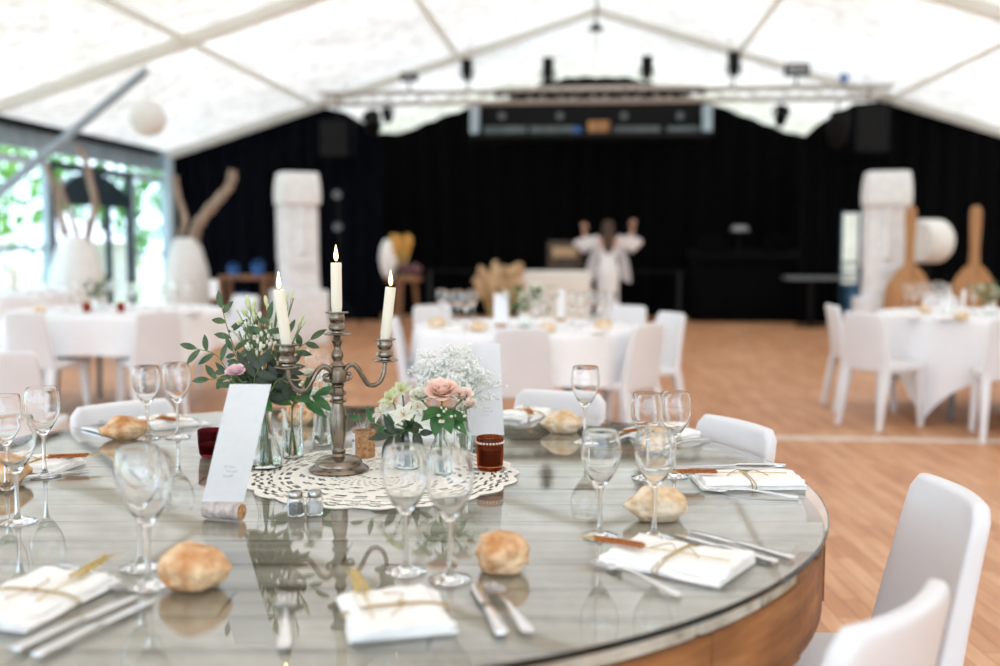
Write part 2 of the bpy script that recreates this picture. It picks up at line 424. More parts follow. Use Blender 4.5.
# opening over the stage: pale frame, panels and things on its ledge
YO = 17.0
bm = B()
q = lambda px, py: at(px, py, YO)
def flat(bm, px0, py0, px1, py1, Y, d, dy=0):
    a, b = at(px0, py0, Y), at(px1, py1, Y)
    box(bm, ((a.x+b.x)/2, Y+dy, (a.z+b.z)/2), (abs(b.x-a.x), d, abs(a.z-b.z)))
st = thing('lighting_booth', 'dark booth with pale end posts above the stage opening', 'booth', at(590, 137, YO))
def wpart(name, bm, m, root, label=None, smooth=False):
    bmesh.ops.translate(bm, verts=bm.verts, vec=-root.location); return part(name, bm, m, root, label, smooth)
bm = B(); flat(bm, 470, 104, 712, 138, YO, .3, .35); wpart('back_panel', bm, M['blackmetal'], st)
for p in (475, 707): bm = B(); flat(bm, p-4, 105, p+4, 136, YO, .25); wpart('post', bm, M['paleframe'], st)
for a, b in ((483,526), (530,574), (614,660), (668,702)): bm = B(); flat(bm, a, 126, b, 134, YO, .06, .1); wpart('panel', bm, pm('booth_panel', S(120,128,128), S(96,104,104), 5), st)
bm = B(); flat(bm, 472, 135, 710, 138, YO, .5); wpart('ledge', bm, M['blackmetal'], st)
for p, yy in ((502,116), (560,116), (624,116), (680,116)):
    o = at(p, yy, YO); bm = B(); lathe(bm, [(0,-.06), (.05,-.06), (.06,.05), (.05,.05), (0,.03)], 14, rot=Matrix.Rotation(PI/2, 3, 'X'))
    single('booth_lamp', bm, M['greymetal'], 'small round grey lamp inside the booth over the stage', 'lamp', o, group='booth lamps')
bm = B(); flat(bm, 588, 122, 609, 136, YO, .25, -.05); single('cardboard_box', bm, M['oak'], 'tan box on the ledge of the booth above the stage', 'box')
bm = B(); flat(bm, 573, 128, 581, 134, YO, .14, -.1); single('blue_box', bm, M['blue'], 'small blue box beside the tan box above the stage', 'box')

# lighting truss
tr = thing('lighting_truss', 'pale lattice lighting truss spanning above the stage', 'truss', at(600, 104, 15.6))
YT = 15.6; T0, T1 = at(318, 104, YT), at(895, 100, YT); tz = T0.z
for dz, dy in ((0, 0), (.17, 0), (0, .2), (.17, .2)):
    bm = B(); tube(bm, ((T0.x, YT+dy, tz+dz), (T1.x, YT+dy, tz+dz)), .022, 8); wpart('chord', bm, M['truss'], tr, smooth=True)
bm = B(); n = 36
for i in range(n):
    xa = T0.x + (T1.x-T0.x)*i/n; xb = T0.x + (T1.x-T0.x)*(i+1)/n; f = i % 2
    for dy in (0, .2): tube(bm, ((xa, YT+dy, tz+.17*f), (xb, YT+dy, tz+.17*(1-f))), .011, 6)
    tube(bm, ((xa, YT, tz+.17*f), (xa, YT+.2, tz+.17*f)), .011, 6)
wpart('lacing', bm, M['truss'], tr, smooth=True)
bm = B(); a = at(500, 93, YT-.2); b = at(700, 97, YT-.2)
for i in range(17):
    x = a.x + (b.x-a.x)*i/16; box(bm, (x, YT-.2, a.z-.02), (.16, .05, .06))
wpart('batten', bm, M['blackmetal'], tr)
bm = B(); box(bm, ((a.x+b.x)/2, YT-.24, a.z+.05), (b.x-a.x, .06, .06)); wpart('rail', bm, M['truss'], tr)
for p in (345, 470, 730, 868):
    bm = B(); o = at(p, 104, YT); tube(bm, ((o.x, YT+.1, tz+.17), (o.x, YT+.1, roofz(o.x)-.0)), .010, 6); wpart('hanging_cable', bm, M['truss'], tr)

def par(px, py, r, ln, tilt, label, stand):
    o = at(px, py, YT); t = thing('stage_spotlight', label, 'spotlight', o, 0, 'spotlights on the truss')
    R = Matrix.Rotation(tilt, 3, 'X')
    bm = B(); lathe(bm, [(0,-ln*.5), (r*.55,-ln*.5), (r*.8,-ln*.35), (r,-ln*.2), (r,ln*.45), (r*1.08,ln*.47), (r*1.08,ln*.5), (r*.9,ln*.5), (r*.85,ln*.4), (0,ln*.38)], 18, rot=R); part('can', bm, M['blackmetal'], t)
    bm = B(); zz = tz - o.z + (.17 if stand > 0 else 0)
    tube(bm, spline([(-r*1.25,0,0), (-r*1.2,0,stand*-.13), (0,0,stand*-.17), (r*1.2,0,stand*-.13), (r*1.25,0,0)], 4), .012, 6); part('yoke', bm, M['blackmetal'], t)
    bm = B(); tube(bm, ((0,0,stand*-.17), (0,.05,zz)), .014, 6); part('clamp', bm, M['blackmetal'], t)
par(467, 69, .085, .30, .15, 'black spotlight above the truss, leftmost upright one', 1)
par(548, 70, .085, .34, -.12, 'black spotlight above the left shoulder of the dark stage hump', 1)
par(647, 67, .09, .32, .12, 'black spotlight above the right end of the dark stage hump', 1)
par(734, 64, .09, .34, -.1, 'black spotlight above the truss, rightmost upright one', 1)
par(373, 124, .13, .34, .9, 'black spotlight hanging below the truss beside the left speaker', -1)
par(388, 116, .07, .22, .7, 'small black spotlight hanging right of the left hanging one', -1)
par(781, 117, .09, .30, .8, 'black spotlight hanging below the right half of the truss', -1)
par(838, 131, .14, .52, .5, 'large black spotlight hanging beside the right speaker', -1)
def flood(px, py, w, h, label):
    o = at(px, py, YT); t = thing('floodlight', label, 'floodlight', o)
    bm = B(); box(bm, (0,0,0), (w, .12, h), bev=.015); part('housing', bm, M['blackmetal'], t)
    bm = B(); box(bm, (0,-.065,0), (w*.8, .01, h*.6)); part('lens', bm, M['silvercard'], t)
    bm = B(); tube(bm, ((0,0,-h/2), (0,.05,tz+.17-o.z)), .016, 6); part('stem', bm, M['blackmetal'], t)
flood(409, 77, .27, .13, 'flat black floodlight standing on the left half of the truss')
flood(797, 70, .36, .18, 'wide grey-faced floodlight standing on the right half of the truss')
o = at(844, 78, YT); t = thing('blue_spotlight', 'small bright blue lamp on the right end of the truss', 'lamp', o)
bm = B(); box(bm, (0,0,0), (.12,.12,.1), bev=.02); part('head', bm, M['blue'], t)
bm = B(); tube(bm, ((0,0,-.05), (0,.05,tz+.17-o.z)), .014, 6); part('stem', bm, M['blackmetal'], t)
def speaker(px, py, w, h, Y, label):
    o = at(px, py, Y); t = thing('hanging_speaker', label, 'speaker', o)
    bm = B(); box(bm, (0,0,0), (w,.5,h), bev=.03); part('cabinet', bm, M['navy'], t)
    bm = B(); box(bm, (0,-.26,0), (w*.85,.02,h*.9)); part('grille', bm, M['blackmetal'], t)
    bm = B(); tube(bm, ((0,0,h/2), (0,0,roofz(o.x)-o.z-.1)), .02, 6); part('bracket', bm, M['blackmetal'], t)
speaker(338, 140, .5, .6, 15.9, 'blue-black speaker hanging at the left end of the truss')
speaker(868, 130, .55, .75, 15.9, 'black speaker hanging at the right end of the truss')
# ridge lamp
o = at(596, 26, 15.0); t = thing('ridge_lamp', 'small dark lamp hanging from the tent ridge', 'lamp', o)
bm = B(); lathe(bm, [(0,.06), (.03,.05), (.05,0), (.13,-.05), (.12,-.055), (0,-.02)], 16); part('shade', bm, M['blackmetal'], t)
bm = B(); tube(bm, ((0,0,.05), (0,0,ZA-o.z-.1)), .012, 6); part('cord', bm, M['greymetal'], t)
# paper lantern
o = at(148, 119, 10.0); t = thing('paper_lantern', 'round white paper lantern hanging under the roof at left', 'lantern', o)
bm = B(); lathe(bm, [(.03 if k in (0, 24) else .175*math.sin(PI*k/24)*(1+.012*(k % 2)), -.17*math.cos(PI*k/24)) for k in range(25)], 28); part('shade', bm, M['lantern'], t)
bm = B(); tube(bm, ((0,0,.16), (0,0,roofz(o.x)-o.z)), .006, 6); part('cord', bm, M['lantern'], t)

# ------------------------------------------------------------------ glazed left side and the garden behind it
def wy(px): # where a pixel column meets the left wall
    r = ray(px, 240); return (XL/r.x)*r.y
ZH = ZE-.42
bm = B(); box(bm, (XL, (YR+YG)/2, ZE-.15), (.10, YG-YR, .34)); struct('wall_left', bm, pm('side_header', S(160,178,190), S(136,156,168), 5))
bm = B()
tube(bm, ((XL+.12, 10.2, ZE-.04), (XL+.12, YG-.6, ZE-.04)), .045, 10); trim(bm, M['navy'], 'rolled dark blind along the top of the glazed side')
wn = [2]
def bay(y0, y1, bars, m, z1=ZH):
    bm = B(); y0 += .02; y1 -= .02
    for y in (y0+.04, y1-.04): box(bm, (XL, y, z1/2), (.08, .08, z1))
    for z in (.05, z1-.04): box(bm, (XL, (y0+y1)/2, z), (.08, y1-y0-.16, .1))
    for z in bars: box(bm, (XL, (y0+y1)/2, z), (.06, y1-y0-.16, .06))
    o = struct('window_%d' % wn[0], bm, m); wn[0] += 1
    bm = B(); box(bm, (XL, (y0+y1)/2, z1/2), (.008, y1-y0-.16, z1-.14)); part('pane', bm, M['pane'], o, smooth=False)
    return o
Y1, Y2 = wy(50), wy(131)
for a, b in ((-6.5,-3.2), (-3.2,.2), (.2,3.6), (3.6,7.0), (7.0,10.2)): bay(a, b, (), M['paleframe'])
bay(10.2, Y1, (1.2,), M['paleframe'])
dd = bay(Y1, Y2, (), M['frame']); dd.name = 'door_1'
zc = at(90, 199, 14.3).z
bm = B(); pr = []
for k in range(13):
    u = k/12; pr.append((Y1+.1+(Y2-Y1-.2)*u, zc+.34*math.sin(PI*u)**.8))
lo = [bm.verts.new((XL+.05, y, zc-.12)) for y, z in pr]; hi = [bm.verts.new((XL+.05, y, z)) for y, z in pr]
lo2 = [bm.verts.new((XL-.05, y, zc-.12)) for y, z in pr]; hi2 = [bm.verts.new((XL-.05, y, z)) for y, z in pr]
for i in range(12):
    bm.faces.new((lo[i], lo[i+1], hi[i+1], hi[i])); bm.faces.new((lo2[i+1], lo2[i], hi2[i], hi2[i+1]))
    bm.faces.new((hi[i], hi[i+1], hi2[i+1], hi2[i])); bm.faces.new((lo[i+1], lo[i], lo2[i], lo2[i+1]))
part('arched_panel', bm, M['frame'], dd, smooth=False)
bm = B(); box(bm, (XL+.02, (Y1+Y2)/2+.4, zc/2), (.07, .09, zc)); part('door_stile', bm, M['frame'], dd, smooth=False)
bay(Y2, YG-.1, (1.1,), M['paleframe'])
bm = B(); tube(bm, ((XL+.14, YG-.28, 0), (XL+.14, YG-.28, ZE-.1)), .09, 14); trim(bm, M['paleframe'], 'pale corner post beside the black drape')
# garden
bm = B(); box(bm, (0, 10, -.2), (160, 160, .1)); struct('ground', bm, pm('gravel_grass', S(206,212,190), S(170,190,140), 2.2, rough=.9))
TM = [pm('tree_leaves', S(104,160,70), S(150,196,100), 3, rough=.8, trans=.4), pm('dark_tree_leaves', S(66,124,60), S(112,166,86), 3, rough=.8, trans=.4)]
def tree(x, y, h, r, k, label):
    rnd = random.Random(int(x*31+y*7)); t = thing('tree', label, 'tree', (x, y, -.15), 0, 'garden trees')
    bm = B(); tube(bm, ((0,0,0), (.1,0,h*.4), (0,.1,h*.75)), [.16,.12,.05], 8); part('trunk', bm, M['twig'], t)
    bm = B()
    for i in range(900):
        a = rnd.uniform(0, 2*PI); u = rnd.uniform(-1, 1); rr = r*rnd.uniform(.55, 1)*(1+.3*math.sin(3*a+u*4))
        p = Vector((rr*math.cos(a)*math.sqrt(1-u*u), rr*math.sin(a)*math.sqrt(1-u*u), h*.55 + u*h*.45))
        leaf(bm, p, (rnd.uniform(-1,1), rnd.uniform(-1,1), rnd.uniform(-.8,.6)), .42, .26, n=2)
    part('foliage', bm, TM[k], t)
for x, y, h, r, k, lb in ((-15.5,24,5.2,2.2,0,'bright green tree behind the glass, nearest the black drape'), (-17,19.5,4.4,2.0,1,'darker green tree seen through the glazed door'), (-20,30,7,3.2,1,'tall green tree farthest out in the garden'),
        (-14,14.8,4.6,1.6,0,'pale green tree at the left edge of the glazed side'), (-22,22,6.5,3,0,'broad green tree behind the darker one'),
        (-13.6,27.5,5.5,1.9,1,'leafy tree seen through the bay beside the black drape'), (-16.6,16.2,5.0,1.8,1,'dark leafy tree left of the glazed door')):
    tree(x, y, h, r, k, lb)
gm = pm('garden_tent', S(236,228,230), S(224,214,220), 2)
for x, y, s, lb in ((-13.2,19.2,1.5,'white garden pavilion seen through the door glass'), (-12.6,23.6,1.6,'white garden pavilion seen beside the black drape')):
    t = thing('pavilion', lb, 'pavilion', (x, y, -.15))
    bm = B(); lathe(bm, [(s*1.05,1.45), (s*.5,1.75), (.06,2.15), (0,2.16)], 4, rot=Matrix.Rotation(PI/4, 3, 'Z')); part('canopy', bm, gm, t, smooth=False)
    bm = B(); box(bm, (0, s*.6, .75), (s*1.4, .04, 1.5)); part('back_wall', bm, gm, t, smooth=False)
    for sx in (-1, 1):
        for sy in (-1, 1): bm = B(); tube(bm, ((sx*s*.7, sy*s*.7, 0), (sx*s*.7, sy*s*.7, 1.5)), .04, 8); part('post', bm, gm, t)

# ------------------------------------------------------------------ daylight
w = bpy.data.worlds.new('sky'); SC.world = w; w.use_nodes = True
nt = w.node_tree; bg = nt.nodes['Background']
bg.inputs['Color'].default_value = (.66, .81, 1, 1); bg.inputs['Strength'].default_value = 3.3
sl = bpy.data.lights.new('sun', 'SUN'); sl.energy = 2.3; sl.angle = math.radians(12); sl.color = (1, .96, .9)
so = bpy.data.objects.new('sun', sl); COL.objects.link(so); so.rotation_euler = (math.radians(-22), math.radians(24), 0); so.location = (0, 0, 20)

# ------------------------------------------------------------------ white moulded chairs
def chair_proto():
    t = thing('chair', 'white chair', 'chair')
    bm = B(); box(bm, (0, .01, .418), (.39, .42, .055), bev=.018, seg=3)
    for v in bm.verts:
        if v.co.y < -.1: v.co.x *= .92
        v.co.z -= .012*max(0, 1-(v.co.x/.17)**2-((v.co.y-.02)/.19)**2) if v.co.z > .42 else 0
    part('seat', bm, M['chair'], t)
    bm = B(); nx, nz = 10, 16; G = {}
    for f in (0, 1):
        for j in range(nz+1):
            u = j/nz; z = .40 + .40*u
            w = .178 - .026*u
            if u > .9: w -= .022*(1-math.sqrt(max(0, 1-((u-.9)/.1)**2)))
            th = .050 - .016*u
            yc = -.185 - .075*u**1.2
            for i in range(nx+1):
                s = -1 + 2*i/nx
                y = yc + .022*s*s + (th/2 if f else -th/2)
                G[f,i,j] = bm.verts.new((s*w, y, z))
    for j in range(nz):
        for i in range(nx):
            bm.faces.new((G[0,i,j], G[0,i+1,j], G[0,i+1,j+1], G[0,i,j+1])); bm.faces.new((G[1,i+1,j], G[1,i,j], G[1,i,j+1], G[1,i+1,j+1]))
        bm.faces.new((G[1,0,j], G[0,0,j], G[0,0,j+1], G[1,0,j+1])); bm.faces.new((G[0,nx,j], G[1,nx,j], G[1,nx,j+1], G[0,nx,j+1]))
    for i in range(nx):
        bm.faces.new((G[0,i+1,0], G[0,i,0], G[1,i,0], G[1,i+1,0])); bm.faces.new((G[0,i,nz], G[0,i+1,nz], G[1,i+1,nz], G[1,i,nz]))
    bmesh.ops.recalc_face_normals(bm, faces=bm.faces)
    es = [e for e in bm.edges if e.calc_face_angle(0) > 1.0]
    bmesh.ops.bevel(bm, geom=es, offset=.012, segments=3, affect='EDGES', profile=.5)
    part('backrest', bm, M['chair'], t, angle=50)
    for sx in (-1, 1):
        for sy in (-1, 1):
            bm = B(); box(bm, (0,0,0), (.06, .055, .41), bev=.01, taper=(.62, .66))
            for v in bm.verts:
                k = (.205-v.co.z)/.41
                v.co.x += sx*(.155+.018*k); v.co.y += (.175+.02*k) if sy > 0 else (-.17-.075*k); v.co.z += .205
            part('leg', bm, M['chair'], t)
    return t
put_chair = Maker(chair_proto())
def chair_cam(x, d, fx, fd, label):
    """seat centre x right of and d ahead of the viewpoint, facing (fx, fd) in the same frame"""
    p = RT*x + FH*d; f = RT*fx + FH*fd
    return put_chair((p.x, p.y, 0), math.atan2(f.y, f.x)-PI/2, label, CH_G)
CH_G = 'white moulded chairs'
def chair_at(px, py, face, label, z=.80, back=.255):
    """px,py = middle of the top edge of the backrest; face = world point the seat looks at"""
    p = on(px, py, z); d = Vector((face.x-p.x, face.y-p.y, 0)).normalized()
    o = p + d*back
    return put_chair((o.x, o.y, 0), math.atan2(d.y, d.x)-PI/2, label, CH_G)

# ------------------------------------------------------------------ tables under white cloths
def cloth_bm(R, H, half, seed, n=160, rows=12, corner=None):
    rnd = random.Random(seed); bm = B(); ph = [rnd.uniform(0, 6.28) for _ in range(4)]
    rings = []; 
    for r in (.02, R*.5, R*.85, R*.985): rings.append([Vector((r*math.cos(2*PI*i/n), r*math.sin(2*PI*i/n), H)) for i in range(n)])
    for j in range(rows+1):
        u = j/rows; ring = []
        for i in range(n):
            a = 2*PI*i/n; c = max(abs(math.cos(a)), abs(math.sin(a)))
            L = min(half/c - R, H-.03) if corner is None else half - R + (1/c-1)/.4142*(corner-half+R)
            fold = math.sin(9*a+ph[0]) + .6*math.sin(14*a+ph[1]+1.3*u) + .5*math.sin(5*a+ph[2])
            k = u*L
            r = R + .012*min(1, k/.02) + .05*fold*(k/.7)**.8*(.5+.5*u) + .03*u
            z = H - (k if k > .012 else k*.4) + .0
            ring.append(Vector((r*math.cos(a), r*math.sin(a), z)))
        rings.append(ring)
    vs = [[bm.verts.new(p) for p in ring] for ring in rings]
    bm.faces.new(vs[0])
    for a, b in zip(vs, vs[1:]):
        for i in range(n): bm.faces.new((a[i], b[i], b[(i+1) % n], a[(i+1) % n]))
    return bm
def dressed_table(c, R, half, rz, lt, lc, seed, corner=None):
    t = thing('banquet_table', lt, 'table', (c.x, c.y, 0), 0, None)
    bm = B(); lathe(bm, [(0,.70), (R-.02,.70), (R-.01,.71), (R-.01,.735), (R-.02,.74), (0,.74)], 64); part('tabletop', bm, M['tablewood'], t)
    for k in range(4):
        a = PI/4 + k*PI/2; bm = B(); tube(bm, ((.55*R*math.cos(a), .55*R*math.sin(a), .71), (.62*R*math.cos(a), .62*R*math.sin(a), 0)), .02, 10); part('leg', bm, M['greymetal'], t)
    o = single('tablecloth', cloth_bm(R, .748, half, seed, corner=corner), M['cloth'], lc, 'tablecloth', (c.x, c.y, 0), rz, angle=80)
    return o
TBL = .75
CT2 = Vector(on(523, 325.5, TBL)); CT3 = Vector(on(984, 313.5, TBL)); CT1 = Vector(on(118, 309.5, TBL)); CT4 = Vector(on(-8, 292, TBL))
dressed_table(CT2, .68, .97, .35, 'round table under the white cloth in front of the person in white', 'white cloth on the round table in front of the person in white', 3, .40)
dressed_table(CT3, .74, 1.10, -.03, 'round table under the white cloth at the right edge', 'white cloth with a hanging corner on the table at the right edge', 5, .70)
dressed_table(CT1, .80, 1.07, .2, 'round table under the white cloth left, beside the glazed side', 'white cloth on the left table in front of the two white pots', 8, .40)
dressed_table(CT4, .80, 1.07, .5, 'farthest left table, cut by the left edge of the photo', 'white cloth on the farthest left table, cut by the photo edge', 9, .40)

# chairs round those tables
chair_at(522, 328, CT2, 'white chair with its back to the viewer, nearest at the middle table')
chair_at(652, 323, CT2+Vector((0,.25,0)), 'white chair seen from its shaded back, right front of the middle table')
chair_at(674, 312.5, CT2, 'white chair seen edge-on at the far right of the middle table')
chair_at(431, 305, CT2, 'white chair at the far left of the middle table, facing the viewer')
chair_at(629, 305.5, CT2, 'white chair below the person in white, facing the viewer across the middle table')
chair_at(392, 318, CT2, 'white chair behind the right candle, left side of the middle table')
chair_cam(2.67, 7.06, .85, .52, 'white chair standing free, nearest the corner of the right tablecloth')
chair_cam(2.78, 7.78, 1, -.05, 'white chair seen edge-on, leftmost at the right table')
chair_cam(3.30, 6.58, .28, .95, 'white chair cut by the right edge at the right table')
chair_at(940, 296, CT3+Vector((.2,0,0)), 'white chair mostly hidden behind the right table')
chair_at(159, 311, CT1, 'white chair with its back to the viewer, right front of the left table')
chair_at(22, 312, CT1+Vector((0,.2,0)), 'white chair turned sideways, left front of the left table')
chair_at(247, 295, CT1, 'white chair at the right of the left table, beside the left stone head')
chair_at(-2, 352, CT1, 'white chair cut by the left edge of the photo, standing away from its table')

# ------------------------------------------------------------------ carved white heads on plinths
def moai(px, ptop, pbot, Y, turn, label):
    o = at(px, 243, Y); zt, zb = at(px, ptop, Y).z, at(px, pbot, Y).z
    t = thing('carved_head', label, 'statue', (o.x, o.y, 0), turn); H = zt-zb; w = H*.325
    def sect(secs, n=28):
        bm = B(); rings = []
        for z, hx, hy, cyy in secs:
            ring = []
            for i in range(n):
                a = 2*PI*i/n; ca, sa = math.cos(a), math.sin(a); e = .32
                ring.append(bm.verts.new((hx*math.copysign(abs(ca)**e, ca), cyy + hy*math.copysign(abs(sa)**e, sa), zb + z*H)))
            rings.append(ring)
        for a, b in zip(rings, rings[1:]):
            for i in range(n): bm.faces.new((a[i], a[(i+1) % n], b[(i+1) % n], b[i]))
        bm.faces.new(rings[0][::-1]); bm.faces.new(rings[-1]); return bm
    bm = sect([(0,w*.50,w*.50,0), (.05,w*.50,w*.52,0), (.12,w*.485,w*.50,0), (.5,w*.475,w*.46,.0), (.72,w*.47,w*.44,.02), (.735,w*.54,w*.56,0), (.80,w*.555,w*.575,0), (.9,w*.54,w*.55,0), (.985,w*.50,w*.50,0), (1,w*.47,w*.47,0)])
    part('head', bm, M['plaster'], t, angle=30)
    bm = B()   # long wedge nose
    for sx in (-1,): pass
    zz = lambda k: zb+k*H; yf = -w*.44
    P = [(-w*.09, yf, zz(.74)), (w*.09, yf, zz(.74)), (0, yf-w*.10, zz(.74)), (-w*.20, yf, zz(.31)), (w*.20, yf, zz(.31)), (0, yf-w*.28, zz(.33)), (0, yf-.0, zz(.29))]
    v = [bm.verts.new(p) for p in P]
    for f in ((0,2,5,3), (2,1,4,5), (3,5,6), (5,4,6), (0,1,2)): bm.faces.new([v[i] for i in f])
    part('nose', bm, M['plaster'], t, smooth=False)
    for k, hw in ((.235, .26), (.195, .24)): bm = B(); box(bm, (0, -w*.49, zz(k)), (w*hw*2, w*.14, H*.028), bev=.012); part('lip', bm, M['plaster'], t)
    bm = B(); box(bm, (0, -w*.44, zz(.07)), (w*.62, w*.2, H*.11), bev=.03); part('chin', bm, M['plaster'], t)
    for sx in (-1, 1): bm = B(); box(bm, (sx*w*.49, .02, zz(.48)), (w*.11, w*.22, H*.46), bev=.02); part('ear', bm, M['plaster'], t)
    p = single('plinth', box(B(), (0,0,zb/2), (w*1.30, w*1.30, zb), bev=.012), M['plaster'], 'white block under the ' + label.split(',')[0], 'plinth', (o.x, o.y, 0), turn)
moai(298, 173, 290, 12.7, .5, 'left carved white stone head, beside the wooden side table')
moai(885, 172, 298, 12.7, -.12, 'right carved white stone head, between the daylit slot and a giant wooden spoon')

# ------------------------------------------------------------------ big white pots with driftwood
def pot(px, ytop, Y, hw_px, label):
    o = at(px, 243, Y); zt = at(px, ytop, Y).z; w = hw_px/1020*Y
    t = single('floor_pot', lathe(B(), [(0,.0), (w*.62,0), (w*.78,.04), (w*.98,zt*.28), (w*1.0,zt*.42), (w*.9,zt*.66), (w*.68,zt*.88), (w*.5,zt*.98), (w*.45,zt), (w*.40,zt*.99), (w*.46,zt*.9), (w*.3,zt*.5), (0,zt*.3)], 40), M['ceramic'], label, 'pot', (o.x, o.y, 0))
    return Vector((o.x, o.y, 0)), zt
def branch(p0, pts, Y, r, label):
    P = [at(x, y, Y) for x, y in pts]; b = P[0]; L = [Vector((0,0,-.55))]+[p-b for p in P]
    bm = B(); S_ = spline(L, 6); n = len(S_); tube(bm, S_, [r*(1.05-.35*i/n)*(1+.12*math.sin(i*1.7)) for i in range(n)], 9)
    single('driftwood_branch', bm, M['drift'], label, 'branch', b)
pot(76, 236, 12.4, 29, 'tall white floor pot holding three driftwood branches'); pot(186, 238, 14.0, 24, 'tall white floor pot holding two driftwood branches')
branch(0, [(66,240), (60,215), (58,196), (52,180), (46,166)], 12.4, .050, 'leftmost thick driftwood branch in the left pot')
branch(0, [(78,240), (70,212), (62,192), (60,176)], 12.4, .036, 'middle driftwood branch in the left pot')
branch(0, [(88,238), (95,205), (90,180), (86,162), (78,146)], 12.4, .052, 'right driftwood branch in the left pot, reaching highest')
branch(0, [(181,240), (185,220), (178,196), (175,176)], 14.0, .055, 'slim upright driftwood branch in the right pot')
branch(0, [(194,242), (200,222), (218,200), (230,185), (233,170)], 14.0, .085, 'thick leaning driftwood branch in the right pot')

# ------------------------------------------------------------------ giant spoons, lamp, slot furniture
def spoon_giant(px, ptop, Y, label):
    o = at(px, 243, Y); zt = at(px, ptop, Y).z; t = thing('giant_spoon', label, 'spoon', (o.x, o.y, 0))
    bm = B(); secs = [(zt, .035, .035), (zt-.04, .062, .055), (zt-.12, .068, .06), (zt-.5, .052, .05), (zt-.68, .06, .05), (.98, .11, .06)]
    def loft(secs):
        rings = [[bm.verts.new((hx*math.cos(2*PI*i/20), hy*math.sin(2*PI*i/20), z)) for i in range(20)] for z, hx, hy in secs]
        for a, b in zip(rings, rings[1:]):
            for i in range(20): bm.faces.new((a[i], a[(i+1) % 20], b[(i+1) % 20], b[i]))
        bm.faces.new(rings[0]); bm.faces.new(rings[-1][::-1])
    loft(secs); part('handle', bm, M['oak'], t)
    bm = B(); loft([(.985,.108,.058), (.9,.18,.06), (.78,.25,.07), (.6,.285,.08), (.3,.27,.075), (.1,.2,.06), (0,.1,.04)]); part('bowl', bm, M['oak'], t)
spoon_giant(910, 206, 12.2, 'giant wooden spoon standing right beside the right stone head')
spoon_giant(975, 206, 12.4, 'giant wooden spoon standing at the far right, near the photo edge')
o = at(929, 241, 13.2); t = thing('drum_spotlight', 'white drum-shaped lamp with dark end on a stand between the giant spoons', 'lamp', (o.x, o.y, 0), .5)
Rx = Matrix.Rotation(PI/2, 3, 'Y')
bm = B(); lathe(bm, [(.0,-.2), (.25,-.2), (.27,-.16), (.27,.14), (.25,.17), (0,.17)], 28, (0,0,o.z), rot=Rx); part('drum', bm, M['ceramic'], t)
bm = B(); lathe(bm, [(0,.175), (.22,.175), (.23,.2), (0,.2)], 28, (0,0,o.z), rot=Rx); part('rear_cap', bm, M['blackmetal'], t)
bm = B(); tube(bm, ((0,0,0), (0,0,o.z-.26)), .025, 10); part('pole', bm, M['blackmetal'], t)
for k in range(3): a = k*2.1; bm = B(); tube(bm, ((0,0,.3), (.3*math.cos(a), .3*math.sin(a), 0)), .015, 8); part('leg', bm, M['blackmetal'], t)
# thin grey-topped high table
o = at(818, 278, 15.9); t = thing('bistro_table', 'thin grey-topped table on one black leg, left of the daylit slot', 'table', (o.x, o.y, 0))
bm = B(); box(bm, (0,0,o.z), (1.0,.5,.05), bev=.01); part('tabletop', bm, M['greymetal'], t)
bm = B(); tube(bm, ((-.1,0,0), (-.1,0,o.z-.025)), .04, 12); part('leg', bm, M['blackmetal'], t)
bm = B(); lathe(bm, [(0,0), (.24,0), (.24,.015), (.05,.03), (0,.03)], 24, (-.1,0,0)); part('base', bm, M['blackmetal'], t)
o = at(853, 294, 15.9); t = thing('lit_curtain_block', 'teal block standing in for the bluish-lit curtain at the daylit slot', 'trunk', (o.x, o.y, 0))  # blue light on the curtain is put into a solid teal block
bm = B(); box(bm, (0,0,.3), (.28,.4,.6), bev=.015); part('body', bm, M['teal'], t)
bm = B(); box(bm, (0,0,.63), (.29,.41,.05), bev=.012); part('lid', bm, M['teal'], t)
# dark mixing position
o = at(742, 300, 17.0); t = thing('mixing_desk', 'black mixing desk standing before the backdrop, right of the person in white', 'mixing desk', (o.x, o.y, 0))
bm = B(); box(bm, (0,0,.5), (1.7,.6,1.0), bev=.02); part('case', bm, M['black'], t)
bm = B(); box(bm, (0,-.02,1.06), (1.8,.7,.1), rot=Matrix.Rotation(.15, 3, 'X'), bev=.02); part('console', bm, M['black'], t)
for dx in (-.5, .55): bm = B(); box(bm, (dx,.1,1.25), (.42,.05,.28), bev=.01); part('monitor', bm, M['black'], t)
o = at(740, 229, 16.75); t = thing('desk_lamp', 'small grey lamp head on the black mixing desk', 'lamp', (o.x, o.y+.05, 1.13))
bm = B(); lathe(bm, [(0,.42), (.1,.42), (.16,.34), (.15,.33), (0,.36)], 18); part('head', bm, M['silvercard'], t)
bm = B(); tube(bm, ((0,0,-.01), (0,0,.38)), .012, 8); part('stem', bm, M['blackmetal'], t)
# low rail in front of the backdrop
a, b = at(424, 271, 17.4), at(690, 271, 17.4); t = thing('stage_rail', 'dark low rail with posts in front of the black backdrop', 'rail', (a.x, a.y, 0)); L = b.x-a.x
bm = B(); tube(bm, ((0,0,a.z), (L,0,a.z)), .02, 8); part('handrail', bm, M['blackmetal'], t)
for k in range(5): bm = B(); tube(bm, ((L*k/4*.94+.1,0,0), (L*k/4*.94+.1,0,a.z)), .03, 8); part('post', bm, pm('dull_post', S(46,50,54), S(36,40,44), 4) if k == 0 else bpy.data.materials['dull_post'], t)
